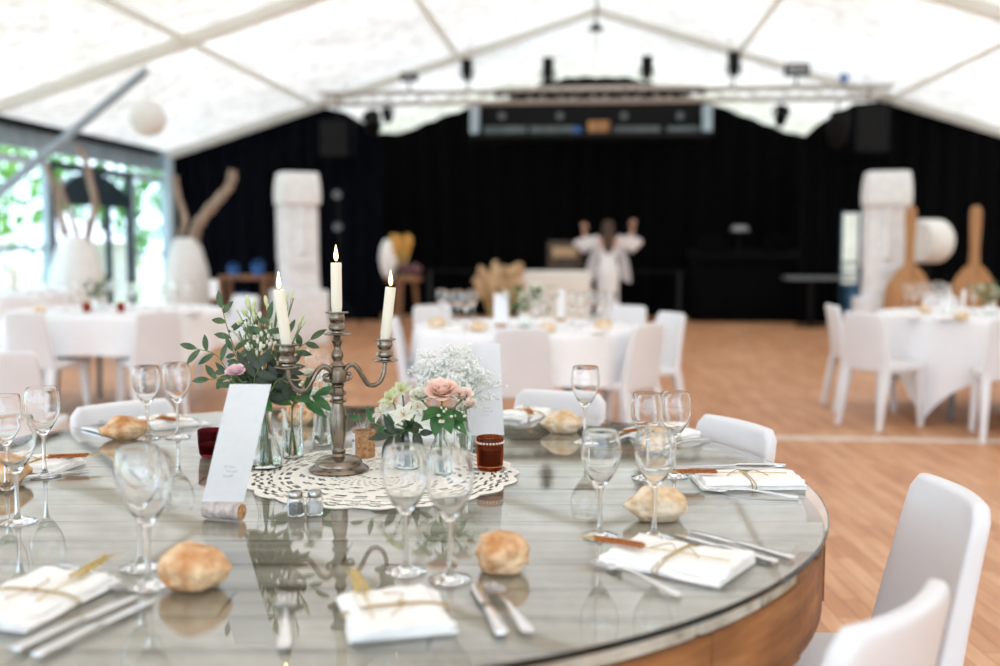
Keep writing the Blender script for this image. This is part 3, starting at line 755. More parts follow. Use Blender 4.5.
# stand with two small lamps at the left
o = at(339, 240, 15.4); t = thing('light_stand', 'black stand carrying small grey lamps left of the middle candle', 'light stand', (o.x, o.y, 0))
bm = B(); tube(bm, ((0,0,0), (0,0,2.1)), .02, 8); part('pole', bm, M['blackmetal'], t)
for yy in (195, 227): bm = B(); z = at(339, yy, 15.4).z; lathe(bm, [(0,-.07), (.05,-.07), (.065,.05), (0,.05)], 14, (0,-.06,z), rot=Matrix.Rotation(PI/2, 3, 'X')); part('lamp_head', bm, M['greymetal'], t)
for k in range(3): a = k*2.1; bm = B(); tube(bm, ((0,0,.4), (.35*math.cos(a), .35*math.sin(a), 0)), .015, 8); part('leg', bm, M['blackmetal'], t)

# wooden side table with blue things
o = at(247, 275, 13.6); zt = o.z; t = thing('side_table', 'wooden side table before the dark drape, between right pot and left stone head', 'table', (o.x, o.y, 0))
bm = B(); box(bm, (0,0,zt-.03), (.68,.45,.06), bev=.01); part('tabletop', bm, M['tablewood'], t)
bm = B(); box(bm, (0,0,.3), (.6,.4,.04), bev=.008); part('shelf', bm, M['tablewood'], t)
for sx in (-1, 1):
    for sy in (-1, 1): bm = B(); box(bm, (sx*.3,sy*.18,(zt-.06)/2), (.06,.06,zt-.06), bev=.006); part('leg', bm, M['tablewood'], t)
def bucket(x, y, z, r, h, label):
    t2 = thing('blue_tub', label, 'tub', (x, y, z), 0, 'blue tubs')
    bm = B(); lathe(bm, [(0,0), (r*.75,0), (r,h), (r*1.06,h), (r*1.06,h*1.04), (r*.95,h*1.04), (r*.72,.02), (0,.02)], 20); part('body', bm, M['blue'], t2)
    bm = B(); tube(bm, [(r*math.cos(a), 0, h+r*.8*math.sin(a)) for a in [PI*k/10 for k in range(11)]], .008, 6); part('handle', bm, M['blue'], t2)
bucket(o.x-.17, o.y-.05, zt, .075, .10, 'blue tub on the left half of the wooden side table')
bucket(o.x+.17, o.y-.05, zt, .085, .13, 'blue tub on the right half of the wooden side table')
bucket(o.x-.05, o.y-.05, .32, .12, .18, 'blue tub on the lower shelf of the wooden side table')

# dried flowers on a wooden stool, white oval vase
o = at(404, 277, 14.6); zt = o.z; t = thing('wooden_stool', 'round wooden stool carrying golden dried flowers, right of the right candle', 'stool', (o.x, o.y, 0))
bm = B(); lathe(bm, [(0,zt-.06), (.26,zt-.06), (.27,zt-.03), (.26,zt), (0,zt)], 28); part('seat', bm, M['tablewood'], t)
for k in range(3): a = k*2.1+.4; bm = B(); tube(bm, ((.15*math.cos(a), .15*math.sin(a), zt-.05), (.24*math.cos(a), .24*math.sin(a), 0)), [.035,.025], 8); part('leg', bm, M['tablewood'], t)
vx = at(389, 277, 14.6); single('oval_vase', lathe(B(), [(0,0), (.07,0), (.115,.1), (.14,.26), (.12,.42), (.075,.52), (.06,.54), (.05,.53), (.06,.4), (0,.1)], 28), M['ceramic'], 'white oval vase on the wooden stool', 'vase', (vx.x, vx.y, zt))
def plume(base, spread, h, m, n, seed, label, name, cat, w=.05, tip=.12):
    rnd = random.Random(seed); t = thing(name, label, cat, base); bs, bt = B(), B()
    for i in range(n):
        e = Vector((rnd.uniform(-1, 1)*spread[0], rnd.uniform(-1, 1)*spread[1], h*rnd.uniform(.6, 1)))
        tube(bs, ((e.x*.2, e.y*.2, 0), e*.9), .006, 5)
        ball(bt, e, tip*rnd.uniform(.7, 1.2), 2, (.42+w, .42+w, 1), Vector((0,0,1)).rotation_difference(Vector((e.x, e.y, e.z*.8))).to_matrix())
    for v in bt.verts: v.co += noise.noise_vector(v.co*28)*tip*.35
    part('stems', bs, M['straw'], t); part('plumes', bt, m, t)
gx = at(402, 277, 14.6); plume(Vector((gx.x, gx.y, zt)), (.13,.09), .56, M['gold'], 30, 4, 'bunch of golden dried flowers beside the white oval vase', 'dried_flowers', 'flowers', .1, .07)
mx_ = at(411, 277, 14.6); plume(Vector((mx_.x, mx_.y-.1, zt)), (.12,.08), .14, M['mauve'], 9, 6, 'low mauve flowers at the right edge of the wooden stool', 'mauve_flowers', 'flowers', .3, .08)
px_ = at(500, 316, 14.2); plume(Vector((px_.x, px_.y, 0.0)), (.28,.16), .86, M['pampas'], 55, 8, 'clump of beige dried grasses left of the white bench', 'dried_grasses', 'dried grass', -.06, .15)
# white-draped bench and chair behind
o = at(555, 290, 15.2); zt = at(555, 271, 15.2).z; t = thing('bench', 'white bench draped in pale fabric to the left of the person in white', 'bench', (o.x, o.y, 0))
bm = B(); box(bm, (0,0,zt-.05), (1.05,.5,.1), bev=.03); part('seat', bm, M['lace'], t)
bm = B(); n = 60; R_ = []
for j in range(5): R_.append([bm.verts.new((-.53+1.06*i/n, -.26-.012*math.sin(i*1.1)*j/2-.01*j, zt-.06-(zt-.1)*j/4)) for i in range(n+1)])
for a, b in zip(R_, R_[1:]):
    for i in range(n): bm.faces.new((a[i], a[i+1], b[i+1], b[i]))
part('drapery', bm, M['lace'], t)
for sx in (-1, 1): bm = B(); box(bm, (sx*.45,0,(zt-.1)/2), (.06,.4,zt-.1)); part('leg', bm, M['tablewood'], t)
o2 = at(565, 243, 16.2); t = thing('wooden_armchair', 'dark wooden armchair behind the white bench', 'armchair', (o2.x, o2.y, 0))
zt2 = at(565, 241, 16.2).z; dk = pm('dark_cane', S(92,72,52), S(60,46,34), 12)
bm = B(); box(bm, (0,.2,zt2-.3), (.56,.06,.6), bev=.03); part('backrest', bm, dk, t)
bm = B(); box(bm, (0,.16,zt2-.18), (.4,.03,.16), bev=.01); part('cushion', bm, M['pampas'], t)
bm = B(); box(bm, (0,-.05,.45), (.56,.5,.08), bev=.02); part('seat', bm, dk, t)
for sx in (-1, 1):
    bm = B(); box(bm, (sx*.27,-.02,.68), (.05,.48,.05), bev=.01); part('armrest', bm, dk, t)
    for sy in (-.24, .2): bm = B(); box(bm, (sx*.26,sy,.33), (.05,.05,.66), bev=.008); part('leg', bm, dk, t)

# ------------------------------------------------------------------ person in white with raised arms, seen from behind
def skinned(name, verts, edges, radii, m, parent, sub=2, root=0):
    me = bpy.data.meshes.new(name); me.from_pydata([Vector(v) for v in verts], edges, []); me.update()
    o = bpy.data.objects.new(name, me); COL.objects.link(o); o.parent = parent
    md = o.modifiers.new('skin', 'SKIN'); md.use_smooth_shade = True
    if not me.skin_vertices: me.attributes.new  # layer is created with the modifier
    for i, sv in enumerate(me.skin_vertices[0].data):
        r = radii[i]; sv.radius = r if isinstance(r, tuple) else (r, r); sv.use_root = (i == root)
    s = o.modifiers.new('sub', 'SUBSURF'); s.levels = sub; s.render_levels = sub
    me.materials.append(m); return o
pw = at(608, 243, 16.0)
W = thing('person', 'person in a white gown, arms raised, seen from behind', 'person', (pw.x, pw.y, 0), PI+.04); W.scale = (.955,)*3
V, E_, Rr = [], [], []
def add(p, r, prev=None):
    V.append(p); Rr.append(r)
    if prev is not None: E_.append((prev, len(V)-1))
    return len(V)-1
pel = add((0,0,.93), (.165,.115)); wa = add((0,.0,1.07), (.12,.085), pel); ch = add((0,0,1.22), (.145,.095), wa); sh = add((0,0,1.345), (.12,.075), ch)
nk = add((0,.0,1.43), .05, sh); hd0 = add((0,-.01,1.50), (.068,.078), nk); hd1 = add((0,-.01,1.58), (.082,.095), hd0); hd2 = add((0,0,1.655), (.06,.07), hd1)
for s in (-1, 1):
    hp = add((s*.09,0,.86), .095, pel); kn = add((s*.085,-.02,.48), .058, hp); an = add((s*.08,0,.09), .036, kn); add((s*.085,-.10,.035), .03, an)
    a0 = add((s*.165,0,1.37), .058, sh)
    el = (s*.33, -.08, 1.34); el = add(el, .04, a0)
    wr = (.39, -.05, 1.50) if s > 0 else (-.41, -.05, 1.55); w0 = add(tuple((Vector(V[el])+Vector(wr))/2), .036, el); w1 = add(wr, .026, w0)
    pm_ = add(tuple(Vector(wr)+Vector((s*.005,-.005,.05))), (.038,.02), w1)
skinned('body', V, E_, Rr, M['skin'], W)
for s in (-1, 1):
    wr = Vector((.39,-.05,1.50)) if s > 0 else Vector((-.41,-.05,1.55)); b = B()
    for k, (dx, ln) in enumerate(((-.030,.070), (-.010,.082), (.010,.076), (.028,.060))):
        p = wr + Vector((dx, -.005, .085)); tube(b, (p, p+Vector((dx*.25, -.006, ln*.5)), p+Vector((dx*.3, -.024, ln))), [.0095,.009,.006], 8)
    p = wr + Vector((-s*.03, -.01, .04)); tube(b, (p, p+Vector((-s*.028,-.015,.03)), p+Vector((-s*.034,-.025,.06))), [.011,.0095,.007], 8)
    part('fingers', b, M['skin'], W)
# face: nose, brow, eyes and mouth on the far side of the head
b = B(); ball(b, (0,-.115,1.56), .016, 2, (.8,1,1.5)); part('nose', b, M['skin'], W)
for s in (-1, 1):
    b = B(); ball(b, (s*.033,-.088,1.585), .012, 2, (1.3,.8,.8)); part('eye', b, M['ceramic'], W)
    b = B(); ball(b, (s*.088,.0,1.565), .022, 2, (.4,.8,1.3)); part('ear', b, M['skin'], W)
b = B(); ball(b, (0,-.09,1.515), .018, 2, (1.4,.5,.4)); part('mouth', b, M['rose'], W)
# long hair falling down the back
b = B(); rings = []
for z, hx, hy, yy in ((1.70,.02,.02,.01), (1.685,.06,.06,.015), (1.64,.088,.085,.02), (1.57,.098,.085,.035), (1.49,.10,.07,.06), (1.40,.10,.05,.075), (1.30,.092,.04,.095), (1.22,.07,.03,.105), (1.15,.03,.015,.105)):
    rings.append([b.verts.new((hx*math.cos(2*PI*i/24)*(1+.06*math.sin(5*i)), yy + hy*math.sin(2*PI*i/24), z)) for i in range(24)])
for p, q_ in zip(rings, rings[1:]):
    for i in range(24): b.faces.new((p[i], p[(i+1) % 24], q_[(i+1) % 24], q_[i]))
b.faces.new(rings[0]); b.faces.new(rings[-1][::-1]); part('hair', b, M['hair'], W, 'long brown hair')
# gown: fitted, open back, flaring hem
b = B(); rings = []
for z, hx, hy in ((1.33,.150,.085), (1.26,.168,.112), (1.18,.16,.112), (1.08,.138,.102), (1.0,.155,.118), (.92,.185,.138), (.82,.192,.14), (.6,.178,.135), (.4,.175,.14), (.25,.20,.17), (.12,.26,.24), (.01,.34,.34)):
    ring = []
    for i in range(48):
        a = 2*PI*i/48; f = 1+.05*math.sin(9*a)*max(0, (.5-z))/.5
        zz = z - (.16*max(0, math.sin(a))**3 if z > 1.15 else 0)
        ring.append(b.verts.new((hx*f*math.cos(a), hy*f*math.sin(a) + (.06 if z < .2 and math.sin(a) > 0 else 0), zz)))
    rings.append(ring)
for p, q_ in zip(rings, rings[1:]):
    for i in range(48): b.faces.new((p[i], p[(i+1) % 48], q_[(i+1) % 48], q_[i]))
part('gown', b, M['gown'], W, 'long white open-backed gown')
# sheer sleeves: round the arm, hanging below it
for s in (-1, 1):
    a0 = Vector((s*.15,0,1.40)); el = Vector((s*.33,-.08,1.345)); wr = Vector((.39,-.05,1.50)) if s > 0 else Vector((-.41,-.05,1.55))
    path = [a0, (a0+el)/2, el, el*.72+wr*.28, wr*.5+el*.5]; b = B(); rings = []
    for k, (p, r, hang) in enumerate(zip(path, (.062,.062,.066,.066,.058), (.03,.06,.12,.13,.09))):
        t_ = (path[min(k+1,4)]-path[max(k-1,0)]).normalized(); n1 = Vector((0,1,0)); n2 = t_.cross(n1).normalized()
        if n2.z > 0: n2 = -n2
        rings.append([b.verts.new(p + n1*r*math.cos(c) + n2*(r*math.sin(c) + (hang if math.sin(c) > .3 else 0)) + Vector((s*.035,0,0))*(math.sin(c) > .3)) for c in [2*PI*i/20 for i in range(20)]])
    for p, q_ in zip(rings, rings[1:]):
        for i in range(20): b.faces.new((p[i], p[(i+1) % 20], q_[(i+1) % 20], q_[i]))
    part('sleeve', b, M['sheer'], W, 'sheer white hanging sleeve')
    b = B(); G = []
    for j in range(9):
        u = j/8; c = Vector((s*(.17+.12*u+.02*math.sin(u*3)), .07+.03*u, 1.33-.62*u)); w = .05+.035*math.sin(u*2.2)
        G.append([b.verts.new(c + Vector((s*w*v_, .025*math.sin(v_*5+u*2), -.03*v_*u))) for v_ in (-1,-.5,0,.5,1)])
    for p, q_ in zip(G, G[1:]):
        for i in range(4): b.faces.new((p[i], p[i+1], q_[i+1], q_[i]))
    bmesh.ops.solidify(b, geom=b.faces[:], thickness=.006)
    part('cape_panel', b, M['sheer'], W, 'sheer white panel hanging from the shoulder')

# ------------------------------------------------------------------ the big reel table in front
T = .75; R0 = 1.05
C0 = RT*(-.38) + FH*2.20; C0 = Vector((C0.x, C0.y, 0))
tb = thing('reel_table', 'big round table made of a wooden cable reel with grey planks under glass', 'table', C0, YAW)
bm = B(); rnd = random.Random(3); v = -R0+.03; wd = .118
while v < R0-.03:
    w_ = min(wd*rnd.uniform(.8, 1.15), R0-.02-v); v1 = v+w_-.010; rr = R0-.012-rnd.choice((0,.0,.012,.03))
    ys = [v+(v1-v)*k/5 for k in range(6)]; xe = [math.sqrt(max(0, rr*rr-y*y)) for y in ys]
    cuts = [None] if rnd.random() < .45 else [rnd.uniform(-.35, .35)]
    segs = [(-1, cuts[0]), (cuts[0], 1)] if cuts[0] is not None else [(-1, 1)]
    dz = rnd.uniform(0, .003)
    for a, b_ in segs:
        L_ = [(-x if a == -1 else a+.003) for x in xe]; R_ = [(x if b_ == 1 else b_-.003) for x in xe]
        if any(r <= l for l, r in zip(L_, R_)): continue
        pts = list(zip(L_, ys)) + list(zip(R_, ys))[::-1]
        hi = [bm.verts.new((x, y, T-.0125-dz)) for x, y in pts]; lo = [bm.verts.new((x, y, T-.034)) for x, y in pts]
        bm.faces.new(hi); n = len(pts)
        for i in range(n): bm.faces.new((hi[i], lo[i], lo[(i+1) % n], hi[(i+1) % n]))
    v += w_
part('plank_top', bm, M['planks'], tb, 'weathered grey planks under the glass', smooth=False)
bm = B(); N = 22
for k in range(N):
    a0, a1 = 2*PI*k/N, 2*PI*(k+1)/N-.004; ro = R0-.004-rnd.uniform(0, .006); zt = T-.035-rnd.uniform(0, .003); q = []
    for j in range(7):
        a = a0+(a1-a0)*j/6; q.append([bm.verts.new((r*math.cos(a), r*math.sin(a), z)) for r, z in ((ro, zt), (ro, T-.165), (ro-.2, T-.165), (ro-.2, zt))])
    for c, d in zip(q, q[1:]):
        for i in range(4): bm.faces.new((c[i], c[(i+1) % 4], d[(i+1) % 4], d[i]))
    bm.faces.new(q[0]); bm.faces.new(q[-1][::-1])
part('rim', bm, M['flange'], tb, 'orange-brown wooden rim segments', smooth=False)
bm = B(); lathe(bm, [(0,T-.037), (R0-.15,T-.037), (R0-.15,T-.15), (0,T-.15)], 64); part('under_boards', bm, M['flange'], tb, smooth=False)
bm = B(); n = 40
for k in range(n):
    a = 2*PI*k/n; box(bm, (.5*math.cos(a), .5*math.sin(a), .35), (.03, .076, .48), rot=Matrix.Rotation(a, 3, 'Z'))
part('drum', bm, M['flange'], tb, smooth=False)
bm = B(); lathe(bm, [(0,0), (R0*.62,0), (R0*.62,.11), (0,.11)], 64); part('foot_disc', bm, M['flange'], tb, smooth=False)
g = single('glass_sheet', lathe(B(), [(0,T-.011), (R0-.003,T-.011), (R0,T-.0085), (R0,T-.0025), (R0-.003,T), (0,T)], 160), M['sheet'], 'round sheet of greenish glass lying on the reel table', 'glass sheet', (C0.x, C0.y, 0), angle=20)
T += .0005

# chairs round it
CC = Vector((C0.x, C0.y, 0))
chair_cam(.63, 1.935, -1, .02, 'white chair at the right, its whole tall backrest in view, nearest the viewer but one')
chair_cam(.355, 1.475, -.70, .71, 'nearest white chair, cut by the bottom edge at right')
chair_at(742, 421, CC, 'white chair behind the right rim of the reel table, beside the pale floor strip')
chair_at(563, 391, CC+Vector((.05,0,0)), 'white chair behind the far rim of the reel table, above a bread roll')
chair_at(120, 402, CC, 'white chair behind the far left rim of the reel table, above a bread roll')

# ---- wine glasses
def glass_profiles():
    foot_o = [(0,0), (.030,0), (.0335,.0008), (.0338,.0018), (.028,.0032), (.015,.0055), (.0075,.0095), (.0048,.016)]
    stem_o = [(.0048,.016), (.0038,.030), (.0034,.055), (.0038,.074), (.0052,.086), (.0075,.0935)]
    bowl_o = [(.0075,.0935), (.013,.1010), (.021,.112), (.0295,.1265), (.0355,.143), (.0376,.158), (.0372,.172), (.0352,.187), (.0321,.1990), (.0315,.2000)]
    bowl_i = [(.0309,.1998), (.0345,.187), (.0365,.172), (.0369,.158), (.0348,.143), (.0288,.1268), (.0201,.1127), (.011,.1032), (.005,.0990), (0,.0980)]
    return foot_o, stem_o, bowl_o + bowl_i
def glass_proto():
    t = thing('wine_glass', 'wine glass', 'wine glass'); f, s, b = glass_profiles()
    part('bowl', lathe(B(), b, 40), M['glass'], t, angle=60); part('stem', lathe(B(), s, 40), M['glass'], t, angle=60); part('foot', lathe(B(), f, 40), M['glass'], t, angle=60)
    return t
put_glass = Maker(glass_proto())
for px, py, s, lb in (
    (18,522,1,'empty wine glass at the left edge, tallest and nearest of the cluster there'),
    (45,476,1,'empty wine glass at left, right-hand one before the far left place setting'),
    (7,489,1,'empty wine glass cut by the left edge, behind the tallest one there'),
    (148,438,.97,'left one of two wine glasses between far left bread roll and leaning card'),
    (178,437,1,'right one of two wine glasses between far left bread roll and leaning card'),
    (141,567,.98,'wine glass left of the near left bread roll, the farther of the overlapping two'),
    (149,585,1,'wine glass left of the near left bread roll, the nearer of the overlapping two'),
    (406,571,1,'wine glass in the centre foreground, left of the two before the rose'),
    (450,579,1,'wine glass in the centre foreground, right of the two, next to the round bread roll'),
    (600,536,.95,'wine glass above the wheat-tied napkin, left of the pair'),
    (654,537,.97,'wine glass standing in front of the pale bread roll, right of the pair'),
    (646,478,.95,'wine glass farther back at right, left of the two beside the far napkin'),
    (674,476,.95,'wine glass farther back at right, right of the two beside the far napkin'),
    (585,442,1,'lone wine glass right of the far bread roll, before the middle table'),
    (318,411,1,'wine glass half hidden behind the tiny white blossoms and the candelabra arm')):
    p = on(px, py, T); put_glass((p.x, p.y, T), .3*px, lb, 'wine glasses on the reel table', s)

# ---- bread rolls
def bread(px, py, L, W_, H, az, m, seed, label, slash=True):
    p = on(px, py, T); bm = B(); res = bmesh.ops.create_icosphere(bm, subdivisions=5, radius=1)
    off = Vector((seed*3.1, seed*1.7, seed*.9))
    for v in bm.verts:
        c = v.co.copy(); e = 1-.30*abs(c.x)**2.5
        q = Vector((c.x*L/2, c.y*W_/2*e, c.z*H/2*(1-.25*abs(c.x)**3)))
        d = noise.fractal(c*1.5+off, 1.2, 2, 3)
        q *= 1+.17*d
        if slash and c.z > 0:
            s = c.y*1.0 + .22*math.sin(c.x*2.2+seed) + .08*c.x
            q.z += H*(.09*math.exp(-((abs(s)-.2)/.1)**2) - .13*math.exp(-(s/.085)**2))*max(0, 1-c.x*c.x*1.2)
        q.z = max(q.z, -H*.40) + H*.40
        v.co = q
    o = single('bread_roll', bm, M[m], label, 'bread roll', (p.x, p.y, T), YAW+az, 'bread rolls on the reel table', angle=180); return o
bread(126, 438, .125,.085,.062, .3, 'crust', 1, 'small pointed bread roll at far left, beside the paired wine glasses')
bread(195, 587, .105,.085,.070, .2, 'crust', 2, 'craggy brown bread roll right of the near left wine glasses')
bread(502, 570, .086,.080,.072, -.2, 'crust', 3, 'round orange bread roll beside the centre wine glasses', False)
bread(563, 432, .115,.085,.062, 0, 'crustpale', 4, 'bread roll in front of the far white chair, beside the lone wine glass')
bread(656, 519, .118,.085,.066, -.1, 'crustpale', 5, 'pale pointed bread roll behind the right pair of wine glasses')
bread(652, 452, .085,.07,.055, .4, 'crustpale', 6, 'small bread roll seen through the right pair of wine glasses')
bread(4, 484, .11,.09,.065, .2, 'crust', 7, 'brown bread roll cut by the left edge behind the wine glasses')
bread(296, 424, .09,.075,.06, .2, 'crust', 9, 'bread roll seen behind the slim leaf vase, left of the candelabra')

# ---- napkins, wheat, cutlery
def napkin(px, py, L, W_, dth, label, seed, skew=0, card=None):
    p = on(px, py, T); u = Vector((p.x-C0.x, p.y-C0.y, 0)); a = math.atan2(u.y, u.x)+dth
    t = thing('napkin', label, 'napkin', (p.x, p.y, T), a, 'folded napkins')
    rnd = random.Random(seed)
    def sheet(L, W_, z0, th, ox, oy, tw):
        bm = B(); nx, ny = 22, 14; G = {}
        for f in (0, 1):
            for i in range(nx+1):
                for j in range(ny+1):
                    x, y = (i/nx-.5), (j/ny-.5); ed = min(1, min(.5-abs(x), .5-abs(y))/.06)
                    rr = .9+.1*math.sqrt(max(0, ed))
                    wv = .0018*math.sin(x*13+seed)+.0014*math.sin(y*17+x*6+seed*2)
                    pinch = -.006*math.exp(-(x/.05)**2)
                    zz = z0 + (th*(.35+.65*math.sqrt(max(0, ed))) + wv + pinch*(z0 > .004)) if f else z0 + .0004*(z0 > 0)
                    X = x*L*rr+ox; Y = y*W_*(1-.05*math.exp(-(x/.12)**2))+oy
                    G[f,i,j] = bm.verts.new((X*math.cos(tw)-Y*math.sin(tw), X*math.sin(tw)+Y*math.cos(tw), zz))
        for i in range(nx):
            for j in range(ny):
                bm.faces.new((G[1,i,j], G[1,i+1,j], G[1,i+1,j+1], G[1,i,j+1])); bm.faces.new((G[0,i,j+1], G[0,i+1,j+1], G[0,i+1,j], G[0,i,j]))
        for i in range(nx):
            bm.faces.new((G[0,i,0], G[0,i+1,0], G[1,i+1,0], G[1,i,0])); bm.faces.new((G[0,i+1,ny], G[0,i,ny], G[1,i,ny], G[1,i+1,ny]))
        for j in range(ny):
            bm.faces.new((G[0,0,j+1], G[0,0,j], G[1,0,j], G[1,0,j+1])); bm.faces.new((G[0,nx,j], G[0,nx,j+1], G[1,nx,j+1], G[1,nx,j]))
        return bm
    part('lower_fold', sheet(L, W_, 0, .009, 0, 0, 0), M['napkin'], t, angle=60)
    fold = part('upper_fold', sheet(L*.96, W_*.93, .008, .010, .006, rnd.uniform(-.006,.006), skew), M['napkin'], t, angle=60)
    bm = B(); h = W_*.5+.001
    for dx in (-.003, .003):
        tube(bm, spline([(dx,-h,.001), (dx*1.4,-h-.001,.010), (dx,-h*.6,.0175), (dx,0,.0185), (dx,h*.6,.0175), (dx,h+.001,.010), (dx,h,.001)], 4), .0011, 6)
    for s in (-1, 1): tube(bm, spline([(0,0,.0195), (.012*s,.012,.027), (.028*s,.004,.0245), (.045*s,-.012,.0195)], 4), .0010, 6)
    part('twine', bm, M['twine'], fold)
    return t, p, a
def wheat(p, a, dx, dy, L, rz, label, m='wheat'):
    """ear lying on a napkin; local frame of that napkin"""
    ca, sa = math.cos(a), math.sin(a); o = Vector((p.x+dx*ca-dy*sa, p.y+dx*sa+dy*ca, T+.0228))
    t = thing('wheat_ear', label, 'wheat ear', o, a+rz, 'wheat ears tied to napkins')
    bm = B(); tube(bm, ((0,0,0), (L*.5,.002,.0), (L,0,-.002)), .0011, 6); part('stalk', bm, M['straw'], t)
    bm = B()
    for k in range(11):
        for s in (-1, 0, 1):
            x = -.0078*k + .003*s*s; ball(bm, (x, s*.0072*(1-.05*k), .002+(.004 if s == 0 else 0)), .0050, 1, (1.25,.62,.62), Matrix.Rotation(-s*.6, 3, 'Z'))
    part('grains', bm, M[m], t)
    bm = B()
    for k in range(9): a2 = (k-4)*.07; tube(bm, ((-.065,0,.002), (-.078-.035*math.cos(a2), .035*math.sin(a2)*2, .004)), [.0006,.0002], 4)
    part('awns', bm, M['straw'], t)
nk1 = napkin(396, 617, .175, .145, -.05, 'near napkin at bottom centre with a twine bow and cream tag', 1, .10)
nk2 = napkin(676, 563, .235, .15, .10, 'napkin at the right front with a wheat ear, beside the near fork', 2, .04)
nk3 = napkin(746, 483, .245, .13, .05, 'napkin at the right with a wheat ear, before the white chair near the floor strip', 3, -.03)
nk4 = napkin(664, 437, .18, .12, 0, 'napkin at far right of the reel table, behind the two back wine glasses', 4)
nk5 = napkin(525, 416, .18, .12, 0, 'napkin at the far rim left of the bread roll and the far white chair', 5)
nk6 = napkin(168, 424, .18, .13, 0, 'napkin at far left behind the two paired wine glasses', 6)
nk7 = napkin(40, 467, .18, .12, 0, 'napkin at the left behind the clustered wine glasses, with reddish wheat', 7)
nk8 = napkin(34, 602, .23, .145, .12, 'napkin cut by the left edge in the foreground, tied with twine', 8, -.04)
wheat(nk2[1], nk2[2], -.055, -.02, .15, .12, 'orange wheat ear on the right front napkin')
wheat(nk3[1], nk3[2], -.07, .004, .16, 0, 'brown wheat ear on the right napkin before the white chair')
wheat(nk8[1], nk8[2], -.055, .03, .10, .1, 'straw-coloured wheat ear on the near left napkin', 'straw')
wheat(nk5[1], nk5[2], -.02, -.02, .07, .6, 'brown wheat ear on the far rim napkin by the bread roll')
wheat(nk6[1], nk6[2], -.02, .03, .07, .2, 'brown wheat ear on the far left napkin')
wheat(nk7[1], nk7[2], -.03, .0, .07, .4, 'reddish wheat ear on the napkin behind the left wine glasses')
wheat(nk1[1], nk1[2], -.05, -.042, .10, .05, 'cream wheat ear lying on the near napkin at bottom centre', 'straw')
wheat(nk4[1], nk4[2], -.05, .01, .09, 0, 'brown wheat ear on the far right napkin behind wine glasses')
t = nk1[0]; bm = B(); box(bm, (-.02,-.045,.0212), (.05,.016,.0012), rot=Matrix.Rotation(.06, 3, 'Z')); part('tag', bm, M['lace'], t, 'cream paper tag', smooth=False)

def fork_p():
    t = thing('fork', 'fork', 'fork')
    part('handle', strip(B(), [(-.100,.003,.004,.0013), (-.098,.0085,.004,.0018), (-.085,.0095,.0045,.0019), (-.04,.006,.008,.0019), (0,.0034,.0105,.0019), (.03,.0032,.0085,.0018), (.040,.005,.007,.0016)]), M['silver'], t)
    bm = B(); strip(bm, [(.040,.005,.007,.0016), (.048,.011,.0045,.0013), (.060,.0125,.0030,.0012), (.064,.0125,.0030,.0012)])
    for k in range(4): y = (k-1.5)*.0072; n0 = len(bm.verts); strip(bm, [(.063,.0022,.0030,.0012), (.085,.0019,.0034,.0010), (.098,.0015,.0060,.0008), (.101,.0006,.0068,.0005)]); bm.verts.ensure_lookup_table(); bmesh.ops.translate(bm, verts=bm.verts[n0:], vec=(0,y,0))
    part('head', bm, M['silver'], t); return t
def knife_p():
    t = thing('knife', 'knife', 'knife')
    part('handle', strip(B(), [(-.112,.004,.0045,.003), (-.110,.0095,.0045,.0040), (-.09,.0095,.0048,.0042), (-.03,.0072,.0052,.0042), (0,.006,.0054,.0036), (.004,.0055,.005,.002)]), M['silver'], t)
    part('blade', strip(B(), [(.003,.0055,.005,.0018), (.012,.0085,.0045,.0011), (.06,.0100,.0036,.0010), (.095,.0088,.0028,.0008), (.108,.0050,.0024,.0006), (.112,.001,.0022,.0004)]), M['silver'], t); return t
def spoon_p():
    t = thing('spoon', 'spoon', 'spoon')
    part('handle', strip(B(), [(-.092,.003,.004,.0013), (-.090,.0085,.004,.0018), (-.078,.0095,.0045,.0019), (-.035,.0055,.008,.0019), (.005,.0032,.0105,.0019), (.036,.0030,.0080,.0018), (.044,.0040,.0065,.0016)]), M['silver'], t)
    bm = B(); g = []
    for i in range(13):
        u = i/12; hw = .0185*math.sin(PI*min(1,u*.96+.03))**.6; x = .043+.056*u
        g.append([bm.verts.new((x, hw*s, .0022+.0062*abs(s)**2+.006*(2*u-1)**4*.6)) for s in (-1,-.66,-.33,0,.33,.66,1)])
    for a, b in zip(g, g[1:]):
        for i in range(6): bm.faces.new((a[i], a[i+1], b[i+1], b[i]))
    bmesh.ops.solidify(bm, geom=bm.faces[:], thickness=.0011); part('bowl', bm, M['silver'], t); return t
put_cut = {'fork': Maker(fork_p()), 'knife': Maker(knife_p()), 'spoon': Maker(spoon_p())}
def cut(kind, hx, hy, tx, ty, label, s=1):
    a, b = on(hx, hy, T), on(tx, ty, T); c = (a+b)/2; d = a-b
    put_cut[kind]((c.x, c.y, T), math.atan2(d.y, d.x), label, 'cutlery on the reel table', s)
cut('fork', 288,588, 283,664, 'fork at the bottom, tines up, left of the near centre napkin')
cut('knife', 472,580, 504,641, 'knife right of the near centre napkin, left of the two handles there')
cut('spoon', 488,586, 534,641, 'spoon right of the near centre napkin, below the round bread roll')
cut('fork', 585,558, 694,604, 'fork in front of the wheat-tied napkin at the right front')
cut('knife', 672,534, 781,566, 'nearer one of two knives right of the pale bread roll', .97)
cut('knife', 690,532, 793,561, 'farther one of two knives right of the pale bread roll', .97)
cut('fork', 692,489, 808,500, 'fork in front of the napkin before the white chair')
cut('knife', 688,472, 783,472, 'nearer one of two knives behind the napkin before the white chair')
cut('knife', 694,467, 781,467, 'farther one of two knives behind the napkin before the white chair')
cut('knife', 600,440, 648,425, 'knife left of the far right napkin, behind the wine glasses')
cut('knife', 607,443, 655,428, 'second knife left of the far right napkin, nearer one')
cut('fork', 664,449, 706,441, 'fork before the far right napkin behind the wine glasses')
